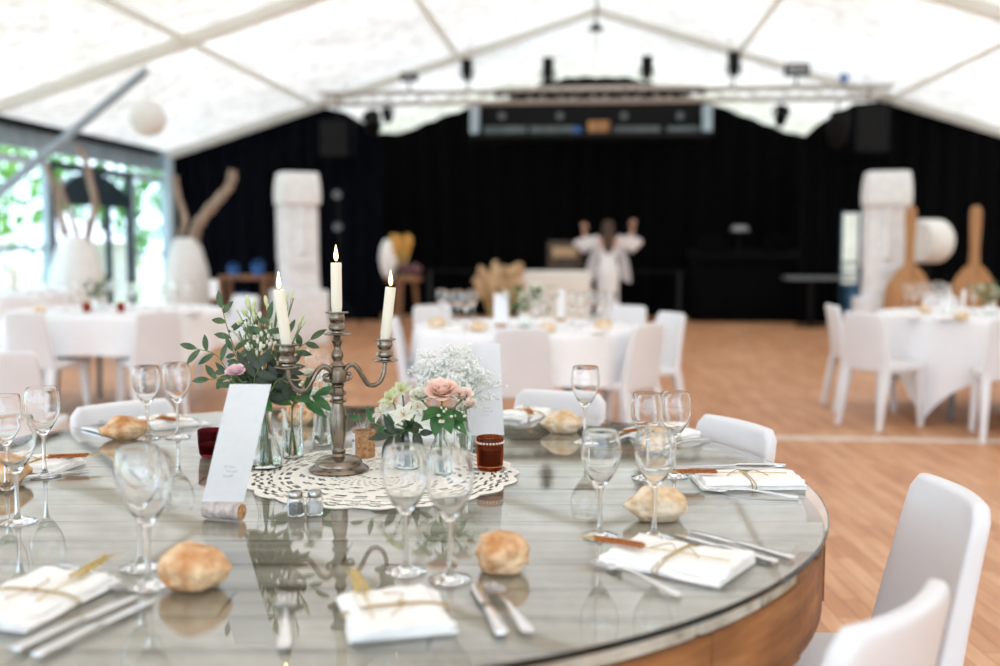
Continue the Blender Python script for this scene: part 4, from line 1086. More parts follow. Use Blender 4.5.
cut('fork', 515,428, 547,413, 'fork between the far rim napkin and the bread roll')
cut('knife', 124,440, 82,428, 'nearer one of two knives left of the far left bread roll')
cut('knife', 136,432, 104,424, 'farther one of two knives left of the far left bread roll')
cut('fork', 212,429, 190,416, 'fork right of the far left napkin, behind the leaning card')
cut('knife', 66,474, 10,482, 'knife before the napkin behind the left wine glasses')
cut('knife', 133,599, 20,651, 'farther one of two knives in the left foreground')
cut('knife', 152,602, 38,658, 'nearer one of two knives in the left foreground')
cut('fork', 128,592, 60,566, 'fork behind the near left napkin')

# ------------------------------------------------------------------ centrepiece
# crocheted lace mat with real holes
dc = on(383, 474, T); bm = B(); nr, na = 44, 240; Rd = .295; V_ = {}
for i in range(nr+1):
    for j in range(na):
        a = 2*PI*j/na; r = .012 + (Rd-.012)*i/nr
        k = max(0, (i/nr-.86)/.14); r += k*.014*abs(math.sin(a*10)) 
        V_[i,j] = bm.verts.new((r*math.cos(a), r*math.sin(a), .0012+.0006*math.sin(a*20)*(i/nr)))
for i in range(nr):
    for j in range(na):
        u = i
        hole = False
        if 4 <= u < 8: hole = (j % 12 in range(2, 9)) and u in (5, 6)
        elif 10 <= u < 18: hole = ((j + (u//2)*3) % 6 in (1, 2, 3)) and u % 2 == 0
        elif 19 <= u < 27: hole = ((j//2 + u) % 8 in (0, 1, 2)) and u % 3 != 0
        elif 29 <= u < 35: hole = (j % 8 in (1, 2, 3, 4, 5)) and u in (30, 31, 33)
        elif 36 <= u < 42: hole = ((j + 3*(u % 2)) % 6 in (1, 2, 3)) and u not in (38,)
        if hole: continue
        bm.faces.new((V_[i,j], V_[i+1,j], V_[i+1,(j+1) % na], V_[i,(j+1) % na]))
bm.faces.new([V_[0,j] for j in range(na)])
bmesh.ops.delete(bm, geom=[v for v in bm.verts if not v.link_faces], context='VERTS')
bmesh.ops.solidify(bm, geom=bm.faces[:], thickness=.0012)
single('lace_mat', bm, M['lace'], 'round ecru crochet lace mat under the candelabra', 'lace mat', (dc.x, dc.y, T))
TD = T+.0022

# three-armed candelabra
cb = on(339, 471, T); AZ = YAW+.55
ca = thing('candelabra', 'aged pewter three-armed candelabra holding three lit candles', 'candelabra', (cb.x, cb.y, TD), AZ); ca.scale = (1, 1, 1.035)
part('base', lathe(B(), [(0,0), (.066,0), (.0685,.003), (.067,.006), (.060,.010), (.054,.014), (.0535,.018), (.050,.024), (.044,.0275), (.040,.0285), (.034,.030), (.024,.031), (.017,.033), (.0145,.038), (.0165,.044), (.013,.048), (0,.048)], 48), M['pewter'], ca)
part('stem', lathe(B(), [(0,.046), (.0125,.047), (.0115,.053), (.014,.060), (.019,.085), (.0195,.110), (.0165,.135), (.0125,.147), (.0125,.150), (.018,.152), (.019,.157), (.0145,.160), (.0135,.166), (.0185,.169), (.0195,.174), (.0145,.178), (.012,.184), (.0150,.187), (.0150,.190), (.012,.193), (0,.193)], 36), M['pewter'], ca)
part('hub', lathe(B(), [(0,.192), (.013,.192), (.019,.197), (.020,.207), (.019,.222), (.014,.227), (.013,.230), (.017,.233), (.013,.238), (.0095,.243), (.0125,.249), (.014,.255), (.0125,.261), (.0085,.268), (.0075,.274), (.0105,.281), (.0125,.287), (.009,.294), (.0075,.299), (0,.299)], 36), M['pewter'], ca)
def cup(x, z0, name):
    bm = lathe(B(), [(0,0), (.008,0), (.010,.002), (.029,.0035), (.031,.005), (.0295,.0065), (.012,.008), (.0115,.011), (.0185,.015), (.0195,.021), (.017,.027), (.0145,.030), (.0165,.034), (.0185,.040), (.0175,.045), (.0165,.049), (.026,.051), (.0265,.053), (.016,.0535), (.0135,.054), (.0135,.046), (0,.046)], 32, (x,0,z0))
    return part(name, bm, M['pewter'], ca)
cup(0, .297, 'candle_cup')
AL, ZC = .118, .232
for s in (-1, 1):
    bm = B(); P_ = spline([(s*.014,0,.218), (s*.024,0,.229), (s*.037,0,.232), (s*.050,0,.222), (s*.062,0,.203), (s*.075,0,.186), (s*.091,0,.183), (s*.106,0,.192), (s*.115,0,.210), (s*AL,0,ZC+.001)], 7)
    tube(bm, P_, [.0062-.0012*i/len(P_) for i in range(len(P_))], 12); armo = part('arm', bm, M['pewter'], ca)
    bm = B(); tube(bm, spline([(s*.012,0,.205), (s*.022,0,.200), (s*.031,0,.203), (s*.033,0,.211), (s*.026,0,.213)], 5), .0036, 8); ball(bm, (s*.026,0,.213), .0055, 2); part('scroll', bm, M['pewter'], armo)
    cup(s*AL, ZC, 'candle_cup')
def candle(x, z, L, tl, label):
    o = ca.matrix_basis @ Vector((x,0,z)); c = thing('candle', label, 'candle', o, AZ, 'lit candles')
    Rm = Matrix.Rotation(tl, 3, 'Y'); r = .0122
    part('shaft', lathe(B(), [(0,0), (.0108,0), (.0112,.012), (r,.02), (r,L-.003), (r*.93,L), (r*.55,L-.0015), (0,L-.0025)], 28, rot=Rm), M['wax'], c)
    bm = B(); top = Rm @ Vector((0,0,L)); tube(bm, (Rm @ Vector((0,0,L-.004)), top+Vector((.0005,0,.004)), top+Vector((.001,0,.0075))), .0009, 6); wk = part('wick', bm, M['wick'], c)
    part('flame', lathe(B(), [(0,0), (.0028,.003), (.0046,.009), (.0045,.015), (.0028,.024), (.0012,.032), (0,.038)], 16, top+Vector((0,0,.003))), M['flame'], wk)
candle(-AL, ZC+.0465, .128, -.13, 'left lit candle, leaning outward')
candle(0, .3435, .118, 0.0, 'middle lit candle, upright and highest')
candle(AL, ZC+.0465, .128, .13, 'right lit candle, leaning outward')

# ---- cards
def menu_card(base, w, h, az, lean, curl, label, roll=0):
    t = thing('menu_card', label, 'card', base, az)
    def P(u, v):  # u across, v up
        y = math.sin(lean)*v*h - curl*(v*v)*h; z = math.cos(lean)*v*h
        x = (u-.5)*w + math.tan(roll)*v*h
        return Vector((x, y, z))
    bm = B(); G = [[bm.verts.new(P(i/6, j/12)) for i in range(7)] for j in range(13)]
    for a, b in zip(G, G[1:]):
        for i in range(6): bm.faces.new((a[i], a[i+1], b[i+1], b[i]))
    bmesh.ops.solidify(bm, geom=bm.faces[:], thickness=.0007); sh_ = part('sheet', bm, M['paper'], t)
    rnd = random.Random(len(label)); bm = B()
    for (v, u0, u1) in ((.30,.34,.62), (.26,.40,.70), (.22,.36,.6)):
        pts = [P(u0+(u1-u0)*k/14, v+.012*math.sin(k*2.1+rnd.random()*2)) + Vector((0,-.0012,0)) for k in range(15)]
        tube(bm, pts, .0003, 4)
    part('handwriting', bm, M['ink'], sh_, 'faint grey handwriting'); return t
def wine_cork(base, az, label, L=.046, r=.0118):
    t = thing('wine_cork', label, 'cork', base, az); Ry = Matrix.Rotation(PI/2, 3, 'Y')
    part('side', lathe(B(), [(r-.0006,-L/2), (r,-L/2+.001), (r,L/2-.001), (r-.0006,L/2)], 28, (0,0,r), rot=Ry), M['corkprint'], t)
    for s in (-1, 1): part('end', lathe(B(), [(0,s*(L/2+.0002)), (r-.0006,s*L/2)], 28, (0,0,r), rot=Ry), M['cork'], t, 'light brown cork end')
    return t
k1 = on(224, 519, T); wine_cork((k1.x, k1.y, T), YAW-.32, 'wine cork lying under the leaning card at left', .078, .0165)
menu_card((k1.x-.002, k1.y+.002, T+.0325), .080, .222, YAW-.05, .10, -.02, 'narrow white card at left standing in a wine cork, leaning right', .22)
k2 = on(487, 448, T); wine_cork((k2.x, k2.y, T), YAW-.1, 'wine cork under the right card, behind the brown tealight glass', .07, .0165)
menu_card((k2.x, k2.y, T+.0325), .088, .235, YAW+.1, .12, .06, 'white card standing behind the brown tealight glass, right of the rose', -.04)

# ---- small things on the mat
p = on(490, 470, T); t = thing('tealight_glass', 'brown tealight glass with a pearly rim, before the right card', 'tealight', (p.x, p.y, T))
cp = part('cup', lathe(B(), [(0,0), (.024,0), (.0285,.004), (.0305,.02), (.0315,.05), (.031,.074), (.030,.078), (.0285,.078), (.0285,.05), (.027,.014), (0,.010)], 36), M['amber'], t)
bm = B()
for k in range(26): a = 2*PI*k/26; ball(bm, (.0312*math.cos(a), .0312*math.sin(a), .066), .0030, 1)
part('bead_rim', bm, M['bead'], cp)
part('wax', lathe(B(), [(0,.012), (.0255,.013), (.0265,.050), (.010,.052), (0,.052)], 28), pm('brown_wax', S(120,58,36), S(92,40,26), 40, rough=.4), t)
p = on(211, 456, T); t = thing('plum_tealight', 'plum-coloured tealight glass half hidden behind the left card', 'tealight', (p.x, p.y, T))
part('cup', lathe(B(), [(0,0), (.022,0), (.027,.006), (.030,.03), (.031,.066), (.0295,.066), (.0285,.03), (.024,.010), (0,.008)], 32), M['plum'], t)
part('wax', lathe(B(), [(0,.010), (.0235,.012), (.026,.03), (0,.031)], 24), M['wax'], t)
p = on(364, 457, T); t = thing('cork_cup', 'short cork cylinder with a white label and twigs, right of the candelabra stem', 'cork holder', (p.x, p.y, TD), YAW)
part('body', lathe(B(), [(0,0), (.027,0), (.0275,.002), (.0275,.062), (.0265,.064), (.020,.064), (.020,.045), (0,.045)], 36), M['cork'], t)
bm = B(); G = [[bm.verts.new((.0279*math.cos(a), .0279*math.sin(a), z)) for a in [PI*.98+.07*k for k in range(14)]] for z in (.004, .060)]
for i in range(13): bm.faces.new((G[0][i], G[0][i+1], G[1][i+1], G[1][i]))
part('label', bm, M['paper'], t, 'white paper label')
bm = B(); ball(bm, (-.0225,-.0165,.042), .004, 2, (1,1,1)); part('dark_mark', bm, M['pepper'], t)
bm = B()
for dx, dy in ((-.006,.0), (.004,.004), (.009,-.003), (-.012,.003)): tube(bm, ((dx*.5,dy,.044), (dx*2.0,dy*2,.105)), .0012, 5)
part('twigs', bm, M['drift'], t)
def shaker(px, py, m, label):
    p = on(px, py, T); t = thing('shaker', label, 'shaker', (p.x, p.y, T), 0, 'salt and pepper shakers')
    jr = part('jar', lathe(B(), [(0,0), (.0145,0), (.016,.002), (.016,.030), (.0125,.036), (.0115,.036), (.0145,.029), (.0145,.004), (0,.003)], 24), M['glass'], t)
    part('contents', lathe(B(), [(0,.0035), (.0138,.0045), (.0138,.022), (0,.0225)], 20), M[m], jr)
    part('lid', lathe(B(), [(.0128,.034), (.0135,.035), (.0135,.043), (.0115,.0465), (0,.0475)], 24), M['metal_lid'], t)
shaker(296, 515, 'pepper', 'pepper shaker in front of the lace mat, left of the two')
shaker(315, 514, 'salt', 'salt shaker in front of the lace mat, right of the two')

# ---- vases
def vase(base, prof_o, th, label, water=.5, mat='vaseglass', name='vase'):
    t = thing(name, label, 'vase', base)
    inn = [(max(0, r-th), z + (th*1.6 if i < 2 else 0)) for i, (r, z) in enumerate(prof_o)][::-1]
    bd = part('body', lathe(B(), [(0,0)] + prof_o + inn + [(0, th*2)], 36), M[mat], t, angle=60)
    if water:
        H = prof_o[-1][1]; wp = [(max(0, r-th-.0004), z + (th*1.6+.0004 if i < 2 else 0)) for i, (r, z) in enumerate(prof_o) if z < H*water]
        part('water', lathe(B(), [(0, th*2+.0004)] + wp + [(0, wp[-1][1])], 32), M['water'], bd, angle=60)
    return t
vA = on(265, 468, T); vA.z = TD
vase(vA, [(.036,0), (.0395,.003), (.0395,.02), (.034,.045), (.025,.07), (.0185,.092), (.0175,.115), (.020,.130), (.0235,.138)], .0016, 'clear carafe vase holding olive sprigs, left of the candelabra', .55)
vB = on(293, 458, T); vB.z = TD
vase(vB, [(.023,0), (.0255,.003), (.0255,.03), (.024,.07), (.0245,.105), (.027,.118)], .0015, 'slim clear vase with broad green leaves, between carafe and candelabra', .6)
vC = on(408, 468, T); vC.z = TD
vase(vC, [(.034,0), (.037,.003), (.037,.045), (.034,.066), (.029,.074), (.031,.082)], .0016, 'clear jar with pale green-white flowers, behind the centre wine glass', .6, name='jar')
vD = on(441, 474, T); vD.z = TD
vase(vD, [(.024,0), (.0265,.003), (.0265,.045), (.020,.068), (.0135,.082), (.0125,.10), (.0145,.112)], .0014, 'narrow clear bottle vase holding the peach rose', .55, name='bottle_vase')
vE = on(322, 446, T); vE.z = TD
vase(vE, [(.022,0), (.0245,.003), (.0245,.03), (.021,.06), (.0215,.085)], .0014, 'small clear vase with tiny white blossoms behind the candelabra', .5)
vF = on(463, 452, T); vF.z = TD
vase(vF, [(.020,0), (.0225,.003), (.0225,.05), (.017,.085), (.0175,.12)], .0014, 'clear vase with tiny white blossoms left of the right card', .5)

K = .0023
def off(dx, dy, dep=0):   # sideways / upward offset in the vertical plane facing the viewer
    return RT*(dx*K) + Vector((0,0,-dy*K)) + FH*dep
def olive(v, mouth, path, n, label, seed, L=.042, m='leaf', name='olive_sprig'):
    rnd = random.Random(seed); t = thing(name, label, 'sprig', v, 0)
    P_ = spline([Vector((rnd.uniform(-.01,.01), rnd.uniform(-.01,.01), .008)), mouth] + path, 6)
    bm = B(); tube(bm, P_, [.0022-.0013*i/len(P_) for i in range(len(P_))], 6); part('stem', bm, M['stem'], t)
    bm = B(); k0 = 7
    for i in range(n):
        u = k0 + (len(P_)-1-k0)*(i+.5)/n; p = P_[int(u)]; d = (P_[min(int(u)+1, len(P_)-1)]-P_[int(u)-1]).normalized()
        s = d.cross(Vector((rnd.uniform(-.4,.4), -1, rnd.uniform(-.4,.4)))).normalized()*(1 if i % 2 else -1)
        leaf(bm, p, d*.55 + s + Vector((0,rnd.uniform(-.35,.35),rnd.uniform(-.3,.2))), L*rnd.uniform(.75, 1.2), L*.38, up=Vector((rnd.uniform(-.3,.3),-1,.5)), curl=rnd.uniform(-.1,.3))
    leaf(bm, P_[-1], P_[-1]-P_[-2], L, L*.36, up=Vector((0,-1,.3)))
    part('leaves', bm, M[m], t); return t
mA = Vector((0,0,.137))
olive(vA, mA, [off(-25,-80), off(-45,-112), off(-66,-120)], 9, 'olive sprig reaching far left from the carafe', 1)
olive(vA, mA, [off(-18,-90,.01), off(-34,-130,.02), off(-42,-160,.02)], 10, 'olive sprig rising at the left of the carafe bunch', 2)
olive(vA, mA, [off(2,-90,-.02), off(6,-125,-.02), off(10,-150,-.03)], 11, 'olive sprig in the middle of the carafe bunch', 3)
olive(vA, mA, [off(18,-90,.02), off(30,-115,.03), off(46,-128,.03)], 8, 'olive sprig leaning right behind the left candle', 4)
olive(vA, mA, [off(-14,-75,-.03), off(-28,-92,-.05), off(-48,-92,-.05)], 8, 'olive sprig drooping before the carafe bunch', 5)
olive(vA, mA, [off(10,-78,-.03), off(20,-92,-.04), off(30,-88,-.05)], 8, 'dark sprig low at the right of the carafe bunch', 6, .05, 'darkleaf', 'dark_sprig')
olive(vA, mA, [off(-6,-72,-.03), off(-4,-92,-.045), off(2,-104,-.05)], 9, 'dark sprig low in the middle of the carafe bunch', 7, .05, 'darkleaf', 'dark_sprig')
def buds(v, mouth, tip, n, spread, r, m, label, seed, name='bud_stem', fl=1.9, cat='flower'):
    rnd = random.Random(seed); t = thing(name, label, cat, v)
    P_ = spline([Vector((rnd.uniform(-.008,.008), rnd.uniform(-.008,.008), .008)), mouth, (mouth+tip)/2+Vector((0,rnd.uniform(-.01,.01),.01)), tip], 6)
    bs, bb = B(), B(); tube(bs, P_, .0016, 6)
    for i in range(n):
        e = tip + Vector((rnd.uniform(-1,1), rnd.uniform(-1,1), rnd.uniform(-.5,1)))*spread; tube(bs, (P_[-5], (P_[-3]+e)/2, e), .0008, 5)
        d = (e-P_[-5]).normalized(); ball(bb, e, r*rnd.uniform(.8,1.2), 2, (.62,.62,fl), Vector((0,0,1)).rotation_difference(d).to_matrix())
    part('stem', bs, M['stem'], t); part('buds', bb, M[m], t); return t
for i, (dx, dy, dep, m_, nm) in enumerate(((-30,-118,.0,'leaf','olive_sprig'), (-8,-140,.02,'leaf','olive_sprig'), (24,-134,.03,'leaf','olive_sprig'), (-16,-104,-.03,'darkleaf','dark_sprig'), (16,-108,-.01,'darkleaf','dark_sprig'), (-34,-96,-.02,'leaf','olive_sprig'), (30,-104,.0,'darkleaf','dark_sprig'))):
    olive(vA, mA, [off(dx*.5, (-60+dy)*.5, dep*.5), off(dx, dy, dep)], 13, ('leafy sprig at the left of the carafe bunch, below the tallest sprig', 'leafy sprig behind the cream buds of the carafe bunch', 'leafy sprig just behind the left candle', 'dark leafy sprig over the left half of the carafe bunch', 'dark leafy sprig below the left candle', 'leafy sprig low at the left of the carafe bunch', 'dark leafy sprig right of the left candle cup')[i], 80+i, .036, m_, nm)
for i, (dx, dy, dep) in enumerate(((-16,-150,.0), (2,-146,-.01), (-4,-120,-.04), (18,-132,.0))):
    buds(vA, mA, off(dx,dy,dep), 9, .022, .0058, 'white_petal' if i else 'bud', ('pale bud cluster left of the tallest cream buds', 'white flower cluster just left of the left candle', 'white flower cluster at the front of the carafe bunch', 'white flower cluster behind the left candle')[i], 90+i, fl=1.2)
buds(vA, mA, off(-8,-158), 6, .022, .0075, 'bud', 'cream buds at the top of the carafe bunch, left', 11)
buds(vA, mA, off(14,-160,.01), 6, .020, .0075, 'bud', 'pale green buds at the top of the carafe bunch, beside the left candle', 12)
buds(vA, mA, off(-22,-138,-.01), 7, .024, .0055, 'white_petal', 'white flower cluster at the left of the carafe bunch', 13, fl=1.1)
buds(vA, mA, off(6,-128,-.02), 9, .026, .0060, 'white_petal', 'white flower cluster in the heart of the carafe bunch', 14, fl=1.1)
buds(vA, mA, off(-8,-112,-.03), 8, .024, .0055, 'white_petal', 'white flower cluster low in the carafe bunch', 15, fl=1.1)
buds(vA, mA, off(40,-146,.02), 3, .018, .0050, 'bud', 'slender budded twig right of the left candle', 16, fl=2.4)
buds(vA, mA, off(30,-170,.02), 2, .014, .0045, 'bud', 'slender twig rising behind the left candle', 17, fl=2.6)

def bloom(c, r, m, bm, seed, layers=5, open_=1.0, axis=Vector((0,-.5,1))):
    """layered petals: upright in the heart, opening and curling outward"""
    rnd = random.Random(seed); q = Vector((0,0,1)).rotation_difference(axis.normalized()).to_matrix(); c = Vector(c)
    for L_ in range(layers):
        f = (L_+.5)/layers; npt = 3 + (L_*3)//2; th = math.radians(4+74*f*open_)
        for k in range(npt):
            a = 2*PI*(k+.5*(L_ % 2))/npt + rnd.uniform(-.2,.2); th_ = th*rnd.uniform(.88, 1.1); l = r*(.62+.42*f)*rnd.uniform(.92, 1.06)
            rad, z, rows = r*.10*f+.0004, -r*.25, []
            for i in range(7):
                u = i/6; t_ = th_*(.75+.55*u*u) - .35*(1-u)*f
                hw = r*(.24+.42*f)*(math.sin(PI*(.14+.64*u))**.8)*(1 if i < 6 else .72); row = []
                for s in (-1,-.6,-.2,.2,.6,1):
                    aa = a + s*hw/max(rad, r*(.20+.12*f)); dip = (.16*r*s*s*u*(1-f*.5)) + .02*r*math.sin(s*4+k)*u
                    rr = max(rad, .0006)
                    row.append(bm.verts.new(c + q @ Vector((rr*math.cos(aa), rr*math.sin(aa), z + dip))))
                rows.append(row); rad += math.sin(t_)*l/6; z += math.cos(t_)*l/6
            for x, y in zip(rows, rows[1:]):
                for i in range(5): bm.faces.new((x[i], x[i+1], y[i+1], y[i]))
def lily_bloom(c, r, bm, seed, axis):
    rnd = random.Random(seed); q = Vector((0,0,1)).rotation_difference(axis.normalized()).to_matrix()
    for k in range(6):
        a = 2*PI*k/6 + rnd.uniform(-.12,.12); o = .75 if k % 2 else 1.05
        d = q @ Vector((math.cos(a)*o, math.sin(a)*o, .75)); leaf(bm, c, d, r*1.55, r*.85, up=q @ Vector((0,0,1)), curl=.38, n=6)
def flower(v, mouth, tip, r, m, label, seed, leaves=0, name='rose', layers=5, axis=Vector((0,-.5,1)), leafm='leaf2', ll=.05):
    rnd = random.Random(seed); t = thing(name, label, 'flower', v)
    P_ = spline([Vector((rnd.uniform(-.006,.006), rnd.uniform(-.006,.006), .008)), mouth, (mouth*.45+tip*.55), tip-axis.normalized()*r*.2], 6)
    bm = B(); tube(bm, P_, .0021, 7); part('stem', bm, M['stem'], t)
    bm = B()
    if name == 'lily':
        lily_bloom(tip, r, bm, seed, axis); part('petals', bm, M[m], t)
        bm = B()
        for k in range(5): a = 2*PI*k/5; e = tip + axis.normalized()*r*.8 + Vector((math.cos(a), 0, math.sin(a)))*r*.25; tube(bm, (tip, e), .0006, 4); ball(bm, e, .0016, 1)
        part('stamens', bm, M['straw'], t)
    else: bloom(tip, r, m, bm, seed, layers, axis=axis); part('petals', bm, M[m], t)
    bm = B()
    for k in range(leaves):
        a = 2*PI*k/max(1, leaves)+rnd.uniform(-.4,.4); leaf(bm, P_[9+k], (math.cos(a), -.5, rnd.uniform(-.5,.15)), ll*rnd.uniform(.8,1.2), ll*.6, up=Vector((0,-.6,1)), curl=.35)
    for k in range(5): a = 2*PI*k/5; leaf(bm, tip-axis.normalized()*r*.2, (math.cos(a), math.sin(a), .1), r*.7, r*.25)
    part('leaves', bm, M[leafm], t)
olive(vB, Vector((0,0,.115)), [off(-4,-62), off(-6,-72)], 4, 'broad leaf sprig in the slim vase, left', 21, .055, 'leaf2', 'leaf_sprig')
olive(vB, Vector((0,0,.115)), [off(14,-62,.01), off(24,-66,.01)], 4, 'broad leaf sprig in the slim vase, leaning right', 22, .06, 'leaf2', 'leaf_sprig')
flower(vA, mA, off(-22,-98,-.05), .026, 'pinkp', 'pale pink flower low behind the left card', 23, 2, 'pink_flower')
flower(vB, Vector((0,0,.115)), off(18,-88,-.01), .020, 'white_petal', 'creamy flower below the left candle cup', 24, 1, 'white_flower')

# jar: pale lilies and dark leaves
mC = Vector((0,0,.08))
for i, (dx, dy, dep, r, lb) in enumerate(((-16,-68,0,.020,'pale lily flower at the top left of the jar'), (-6,-76,.01,.019,'greenish lily flower at the top of the jar'), (-25,-55,-.01,.019,'white-green lily flower at the left of the jar'),
        (-2,-54,-.03,.022,'open white lily flower facing the viewer in the jar'), (10,-60,.0,.018,'small white lily flower at the right of the jar'))):
    flower(vC, mC, off(dx,dy,dep), r, 'bud' if i in (0,1) else 'white_petal', lb, 30+i, 1, 'lily', 3, Vector((dx*.03,-.6,.7)), 'leaf2', .03)
olive(vC, mC, [off(-18,-42,-.02), off(-44,-50,-.02)], 4, 'slim leaf sprig reaching left from the jar', 36, .035, 'leaf2', 'leaf_sprig')
olive(vC, mC, [off(-8,-36,-.03), off(-16,-36,-.045)], 5, 'dark leaf sprig over the front of the jar', 37, .05, 'darkleaf', 'dark_sprig')
olive(vC, mC, [off(8,-36,-.02), off(14,-38,-.04)], 4, 'dark leaf sprig at the right of the jar', 38, .045, 'darkleaf', 'dark_sprig')
mD = Vector((0,0,.11))
flower(vD, mD, off(2,-80,-.02), .043, 'rose', 'open peach rose in the middle of the table', 40, 4, 'rose', 7, Vector((0,-.55,1)), 'leaf2', .06)
flower(vD, mD, off(22,-76,0), .027, 'blush', 'blush spray rose right of the peach rose', 41, 1, 'spray_rose', 5)
flower(vD, mD, off(29,-66,.02), .020, 'blush', 'small blush spray rose at the far right of the bunch', 42, 0, 'spray_rose', 4)
flower(vD, mD, off(-19,-74,.01), .031, 'white_petal', 'white flower left of the peach rose', 43, 1, 'white_flower', 6)
buds(vD, mD, off(8,-58,-.03), 8, .020, .0050, 'white_petal', 'small white blossoms under the peach rose', 44, 'blossom_stem', 1.1)
buds(vD, mD, off(22,-52,-.01), 7, .022, .0045, 'white_petal', 'small white blossoms hanging right of the rose stem', 45, 'blossom_stem', 1.1)

# baby's breath: fine branching sprays, each spray one thing
def spray(v, mouth, tip, rad, n, label, seed):
    rnd = random.Random(seed); t = thing('gypsophila_spray', label, 'flower spray', v, 0); bs, bb = B(), B()
    P_ = spline([Vector((rnd.uniform(-.006,.006), rnd.uniform(-.006,.006), .008)), mouth, mouth*.5+tip*.5, tip], 6); tube(bs, P_, .0011, 5)
    hubs = []
    for k in range(9):
        b0 = P_[rnd.randint(len(P_)*6//10, len(P_)-1)]
        h = tip + Vector((rnd.gauss(0,.5), rnd.gauss(0,.5), rnd.gauss(0,.5)))*rad; tube(bs, (b0, (b0+h)/2+Vector((0,0,.004)), h), .00045, 4); hubs.append(h)
    for i in range(n):
        h = rnd.choice(hubs); e = h + Vector((rnd.gauss(0,1), rnd.gauss(0,1), abs(rnd.gauss(0,1))*.8))*rad*.28
        tube(bs, (h, e), .00025, 3); ball(bb, e, rnd.uniform(.0026, .0042), 1)
    part('stems', bs, M['finestem'], t); part('blossoms', bb, M['gyp'], t)
mF, mE = Vector((0,0,.118)), Vector((0,0,.084))
for i, (dx, dy, dep) in enumerate(((-28,-92,.0), (-10,-98,.02), (-42,-84,.0), (6,-86,.02), (-22,-74,-.01), (-2,-72,.0), (20,-66,.01))):
    spray(vF, mF, off(dx,dy,dep), .040, 170, ('spray of tiny white blossoms, upper left of the rose', 'spray of tiny white blossoms, highest above the rose', 'spray of tiny white blossoms, leftmost above the lilies', 'spray of tiny white blossoms, upper right of the rose', 'spray of tiny white blossoms just above the rose', 'spray of tiny white blossoms right above the spray roses', 'spray of tiny white blossoms reaching over the right card')[i], 50+i)
for i, (dx, dy, dep) in enumerate(((-6,-58,0), (10,-70,.01), (2,-40,-.01))):
    spray(vE, mE, off(dx,dy,dep), .034, 130, ('spray of tiny white blossoms left behind the candelabra arm', 'spray of tiny white blossoms right behind the candelabra arm', 'spray of tiny white blossoms low behind the candelabra stem')[i], 60+i)

# ------------------------------------------------------------------ things laid on the tables behind
f_, s_, b_ = glass_profiles()
gm_ = mesh('small_wine_glass', lathe(B(), f_[:-1] + s_[:-1] + b_, 20), M['glass'], angle=60)
def far_glass(px, py, label, grp, s=1.05):
    p = on(px, py, TBL); o = bpy.data.objects.new('wine_glass', gm_); COL.objects.link(o); o.location = (p.x, p.y, TBL-.001); o.scale = (s,)*3
    tag(o, label, 'wine glass', grp)
for px, py in ((442,321), (449,325), (458,322), (466,326), (473,321)): far_glass(px, py, 'wine glass in the left cluster on the table before the person in white', 'left glasses on the middle table')
for px, py in ((572,324), (581,327), (590,322), (600,326), (610,322), (536,330), (545,327)): far_glass(px, py, 'wine glass right of the flowers on the table before the person in white', 'right glasses on the middle table')
for px, py in ((906,309), (914,312), (922,308), (930,311), (938,307), (945,312), (973,313)): far_glass(px, py, 'wine glass on the white cloth of the right table', 'glasses on the right table')
for px, py in ((32,306), (44,309), (54,305), (66,311), (78,306), (104,309), (114,305), (132,309), (146,306), (160,311), (176,307), (190,309)): far_glass(px, py, 'wine glass on the left table in front of the white pots', 'glasses on the left table')
for px, py in ((6,289), (18,291), (28,290), (38,293)): far_glass(px, py, 'wine glass on the farthest left table', 'glasses on the farthest table')
def stand_card(px, py, w, h, label, az=0):
    p = on(px, py, TBL); t = thing('standing_card', label, 'card', (p.x, p.y, TBL-.001), YAW+az)
    bm = B(); box(bm, (0,0,h/2+.008), (w,.002,h)); part('sheet', bm, M['paper'], t, smooth=False)
    bm = B(); lathe(bm, [(0,-.035), (.011,-.035), (.011,.035), (0,.035)], 16, (0,0,.0108), rot=Matrix.Rotation(PI/2, 3, 'Y')); part('cork', bm, M['cork'], t)
stand_card(501, 327, .09, .20, 'white card standing left of the flowers on the middle table')
stand_card(561, 321, .055, .20, 'slim white card standing right of the flowers on the middle table', .5)
stand_card(963, 314, .045, .17, 'slim white card standing on the right table', .6)
stand_card(214, 300, .08, .18, 'white card at the right end of the left table')
def cone(px, py, label):
    p = on(px, py, TBL); bm = B(); prof = [(.055,0), (.05,.03), (.034,.1), (.014,.17), (.004,.19), (0,.19)]
    lathe(bm, [(0,0)]+prof, 20); 
    for v in bm.verts: v.co.x *= 1+.25*math.sin(math.atan2(v.co.y, v.co.x)*3)
    single('folded_napkin', bm, M['napkin'], label, 'napkin', (p.x, p.y, TBL-.001))
cone(948, 312, 'white napkin folded into a peak on the right table')
def far_bread(px, py, label, seed):
    p = on(px, py, TBL); bm = B(); bmesh.ops.create_icosphere(bm, subdivisions=3, radius=1)
    for v in bm.verts: c = v.co.copy(); v.co = Vector((c.x*.06, c.y*.045, max(c.z, -.8)*.033+.0264))*(1+.12*noise.noise(c*1.5+Vector((seed,0,0))))
    single('bread_roll', bm, M['crustpale'], label, 'bread roll', (p.x, p.y, TBL-.001), seed, 'bread rolls on the tables behind')
for px, py, lb in ((437,327,'bread roll at the left end of the middle table'), (478,331,'bread roll left of the chair back on the middle table'), (603,329,'bread roll at the right end of the middle table'), (548,332,'bread roll right of the chair back on the middle table'),
        (925,313,'bread roll beside the glasses on the right table'), (962,320,'bread roll at the front of the right table'), (40,314,'bread roll on the left table')): far_bread(px, py, lb, px)
def far_napkin(px, py, label):
    p = on(px, py, TBL); single('napkin', box(B(), (0,0,.009), (.2,.12,.018), bev=.006), M['napkin'], label, 'napkin', (p.x, p.y, TBL-.001), px*.1, 'flat napkins on the tables behind')
